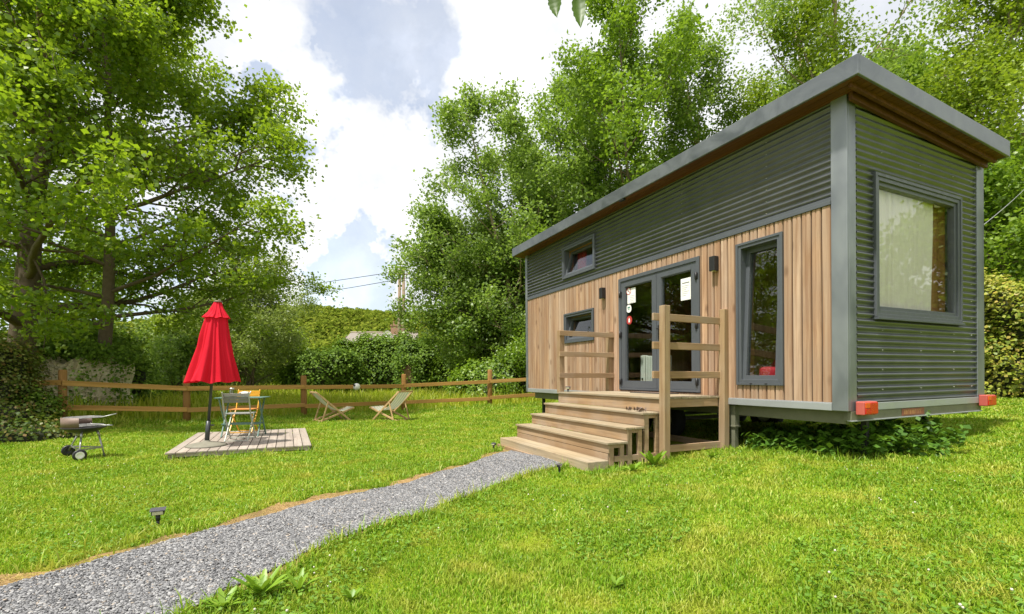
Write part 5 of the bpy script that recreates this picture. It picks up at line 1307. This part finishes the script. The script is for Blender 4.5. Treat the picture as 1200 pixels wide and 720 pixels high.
for i, (u, v, n, L, W, lb) in enumerate((
    (306, 700, 16, .17, .040, 'large toothed dandelion plant at the right edge of the path in the foreground'),
    (262, 716, 12, .13, .034, 'dandelion plant at the bottom of the picture beside the path edge'),
    (350, 694, 12, .12, .03, 'dandelion plant a little right of the large one by the path'),
    (412, 706, 10, .10, .03, 'small broad weed in the foreground lawn right of the path dandelions'),
    (722, 690, 12, .08, .024, 'broad leaved weed near the bottom centre of the lawn'),
    (936, 640, 10, .07, .022, 'small broad weed among the clover on the right'))):
    if n: 
        x, y = pw(u, v); rosette('lawn_weed', lb, x, y, n, L, W * .9, 'dock', gw, i, 1.05, 0, 'weed', .32)
x, y = SN(1.38, 1.55); rosette('dock_plant', 'pale green dock plant beside the steps at the railing post', x, y, 11, .26, .085, 'dock', None, 41, 1.2, 0, 'weed', .35)
x, y = SN(1.30, 1.95); rosette('dock_plant', 'low dock plant beside the lower steps', x, y, 9, .16, .06, 'dock', None, 42, .9, 0, 'weed', .35)
x, y = SN(1.2, .75); rosette('dock_plant', 'small pale weed between the steps and the trailer leg', x, y, 8, .13, .045, 'dock', None, 43, .9, 0, 'weed', .35)
def nettle(label, s_, e_, n, h, rad, seed):
    x, y = SN(s_, -e_); c = thing('undergrowth', label, 'undergrowth', (x, y, gzf(x, y)), 0, 'leafy undergrowth below the trailer'); r = np.random.default_rng(seed)
    st = MB(); P_ = []
    for i in range(n):
        a, q = r.uniform(0, 6.28), rad * math.sqrt(r.uniform()); b = np.array([q * math.cos(a) * 1.3, q * math.sin(a), 0.0])
        pl_ = polyline(b, (r.normal() * .3, r.normal() * .3, 1), h * r.uniform(.5, 1.1), 4, .15, -.03, r); st.tube(pl_, [.004, .004, .003, .002, .001], 4, False)
        for t in np.linspace(.25, 1, 7): 
            for _ in range(4): P_.append(along(pl_, min(t, .99)) + r.normal(size=3) * .04)
    st.build('stems', M['nettle'], c); P_ = np.array(P_); P_[:, 2] = np.maximum(P_[:, 2], .02)
    np_obj('foliage', leaf_cloud(P_, .095, .06, np.tile([0, 0, 1.], (len(P_), 1)), 1.4, .5), quads(len(P_)), M['nettle'], c)
for i, (s_, e_, n, h, rad, lb) in enumerate(((1.05, .35, 26, .26, .26, 'leafy undergrowth below the long wall next to the trailer leg'), (.5, .45, 34, .34, .30, 'leafy undergrowth below the cabin left of the near corner'), (.15, .75, 40, .40, .34, 'tall leafy undergrowth below the red tail light'),
        (.0, 1.25, 34, .42, .32, 'leafy undergrowth below the end wall and the number plate'), (.2, 1.8, 30, .40, .3, 'leafy undergrowth below the right part of the end wall'), (.9, 1.0, 30, .36, .34, 'undergrowth in the shade deeper below the trailer'), (1.5, .9, 26, .30, .3, 'undergrowth in the shade behind the trailer leg'))):
    nettle(lb, s_, e_, int(n * .62), h * .85, rad, 60 + i)

# ================================================================== SKY, SUN, CAMERA
SUN_EL = R(65)
hs = -DE * math.cos(R(15)) - DL * math.sin(R(15))          # horizontal direction towards the sun
w = bpy.data.worlds.new('World'); bpy.context.scene.world = w; w.use_nodes = True
nt_ = w.node_tree; nt_.nodes.clear()
class WN(NT):
    def __init__(s): s.t = nt_; s.out = s.n('ShaderNodeOutputWorld')
n = WN()
sky = n.n('ShaderNodeTexSky', sky_type='NISHITA'); sky.sun_disc = False; sky.sun_elevation = SUN_EL
sky.sun_rotation = math.atan2(hs[0], hs[1]); sky.air_density = 1.0; sky.dust_density = 1.0; sky.ozone_density = 1.0
bg1 = n.n('ShaderNodeBackground'); bg1.inputs[1].default_value = 0.10; n.t.links.new(sky.outputs[0], bg1.inputs[0])
tc = n.n('ShaderNodeTexCoord').outputs['Generated']
def warp(v, sc, amt):
    nz = n.n('ShaderNodeTexNoise'); nz.inputs['Scale'].default_value = sc; nz.inputs['Detail'].default_value = 6; nz.inputs['Roughness'].default_value = 0.62
    n.set(nz.inputs['Vector'], v)
    s_ = n.n('ShaderNodeVectorMath', operation='SUBTRACT'); n.set(s_.inputs[0], nz.outputs['Color']); s_.inputs[1].default_value = (.5, .5, .5)
    m_ = n.n('ShaderNodeVectorMath', operation='SCALE'); n.set(m_.inputs[0], s_.outputs[0]); m_.inputs['Scale'].default_value = amt
    a_ = n.n('ShaderNodeVectorMath', operation='ADD'); n.set(a_.inputs[0], v); n.set(a_.inputs[1], m_.outputs[0]); return a_.outputs[0]
wv = warp(tc, 3.6, .13)
def lobe(u, v, r_in, r_out):             # an opening in the clouds round one direction of the sky
    d = Vector(((u - 600) / F, 1, (HY - v) / F)).normalized()
    dt = n.n('ShaderNodeVectorMath', operation='DOT_PRODUCT'); n.set(dt.inputs[0], wv); dt.inputs[1].default_value = d
    return n.range(dt.outputs['Value'], math.cos(R(r_out)), math.cos(R(r_in)), 0, 1)
blue = None
for a in ((425, 15, 4, 10), (440, 90, 3, 8), (452, 150, 2.5, 7), (470, 205, 1.5, 5.5), (370, 40, 1, 5), (410, 335, .5, 5.0), (352, 345, .5, 5.0), (150, 330, 1, 7), (1000, -300, 4, 12), (-200, -200, 4, 12)):
    l_ = lobe(*a); blue = l_ if blue is None else n.math('MAXIMUM', blue, l_)
c_noise = n.noise(wv, 2.6, 7, .6)
fine = n.noise(tc, 9, 6, .6)
blue = n.math('MULTIPLY', blue, n.range(fine, .2, .8, 0.35, .68), clamp=True)
shade = n.ramp(n.math('ADD', n.math('MULTIPLY', n.range(c_noise, .3, .7), .7), n.math('MULTIPLY', n.range(fine, .3, .7), .3)), [(0, (.50, .53, .58)), (.3, (.60, .62, .66)), (.55, (.72, .73, .74)), (.8, (1, 1, 1))])
zsep = n.n('ShaderNodeSeparateXYZ'); n.set(zsep.inputs[0], tc)
bg2 = n.n('ShaderNodeBackground'); n.set(bg2.inputs[0], shade); bg2.inputs[1].default_value = 0.74
mx = n.n('ShaderNodeMixShader'); n.set(mx.inputs[0], n.math('SUBTRACT', 1.0, blue, clamp=True))
n.t.links.new(bg1.outputs[0], mx.inputs[1]); n.t.links.new(bg2.outputs[0], mx.inputs[2]); n.t.links.new(mx.outputs[0], n.out.inputs[0])

ld = bpy.data.lights.new('Sun', 'SUN'); ld.energy = 3.4; ld.angle = R(2.5); ld.color = (1.0, .95, .86)
lo = bpy.data.objects.new('sun', ld); C.objects.link(lo)
dirv = Vector((hs[0] * math.cos(SUN_EL), hs[1] * math.cos(SUN_EL), math.sin(SUN_EL)))
lo.rotation_euler = dirv.to_track_quat('Z', 'Y').to_euler(); lo.location = dirv * 60

cd = bpy.data.cameras.new('Camera'); cd.sensor_width = 36; cd.lens = F / 1200 * 36; cd.shift_y = (HY - 360) / 1200; cd.clip_start = .05; cd.clip_end = 6000
co = bpy.data.objects.new('camera', cd); C.objects.link(co); co.location = (0, 0, HC); co.rotation_euler = (R(90), 0, 0)
sc = bpy.context.scene; sc.camera = co
sc.view_settings.view_transform = 'Standard'; sc.view_settings.look = 'None'; sc.view_settings.exposure = 1.0; sc.view_settings.gamma = 1.0
sc.cycles.max_bounces = 8; sc.cycles.transparent_max_bounces = 12; sc.cycles.diffuse_bounces = 4; sc.cycles.glossy_bounces = 3; sc.cycles.transmission_bounces = 6
sc.cycles.use_denoising = True
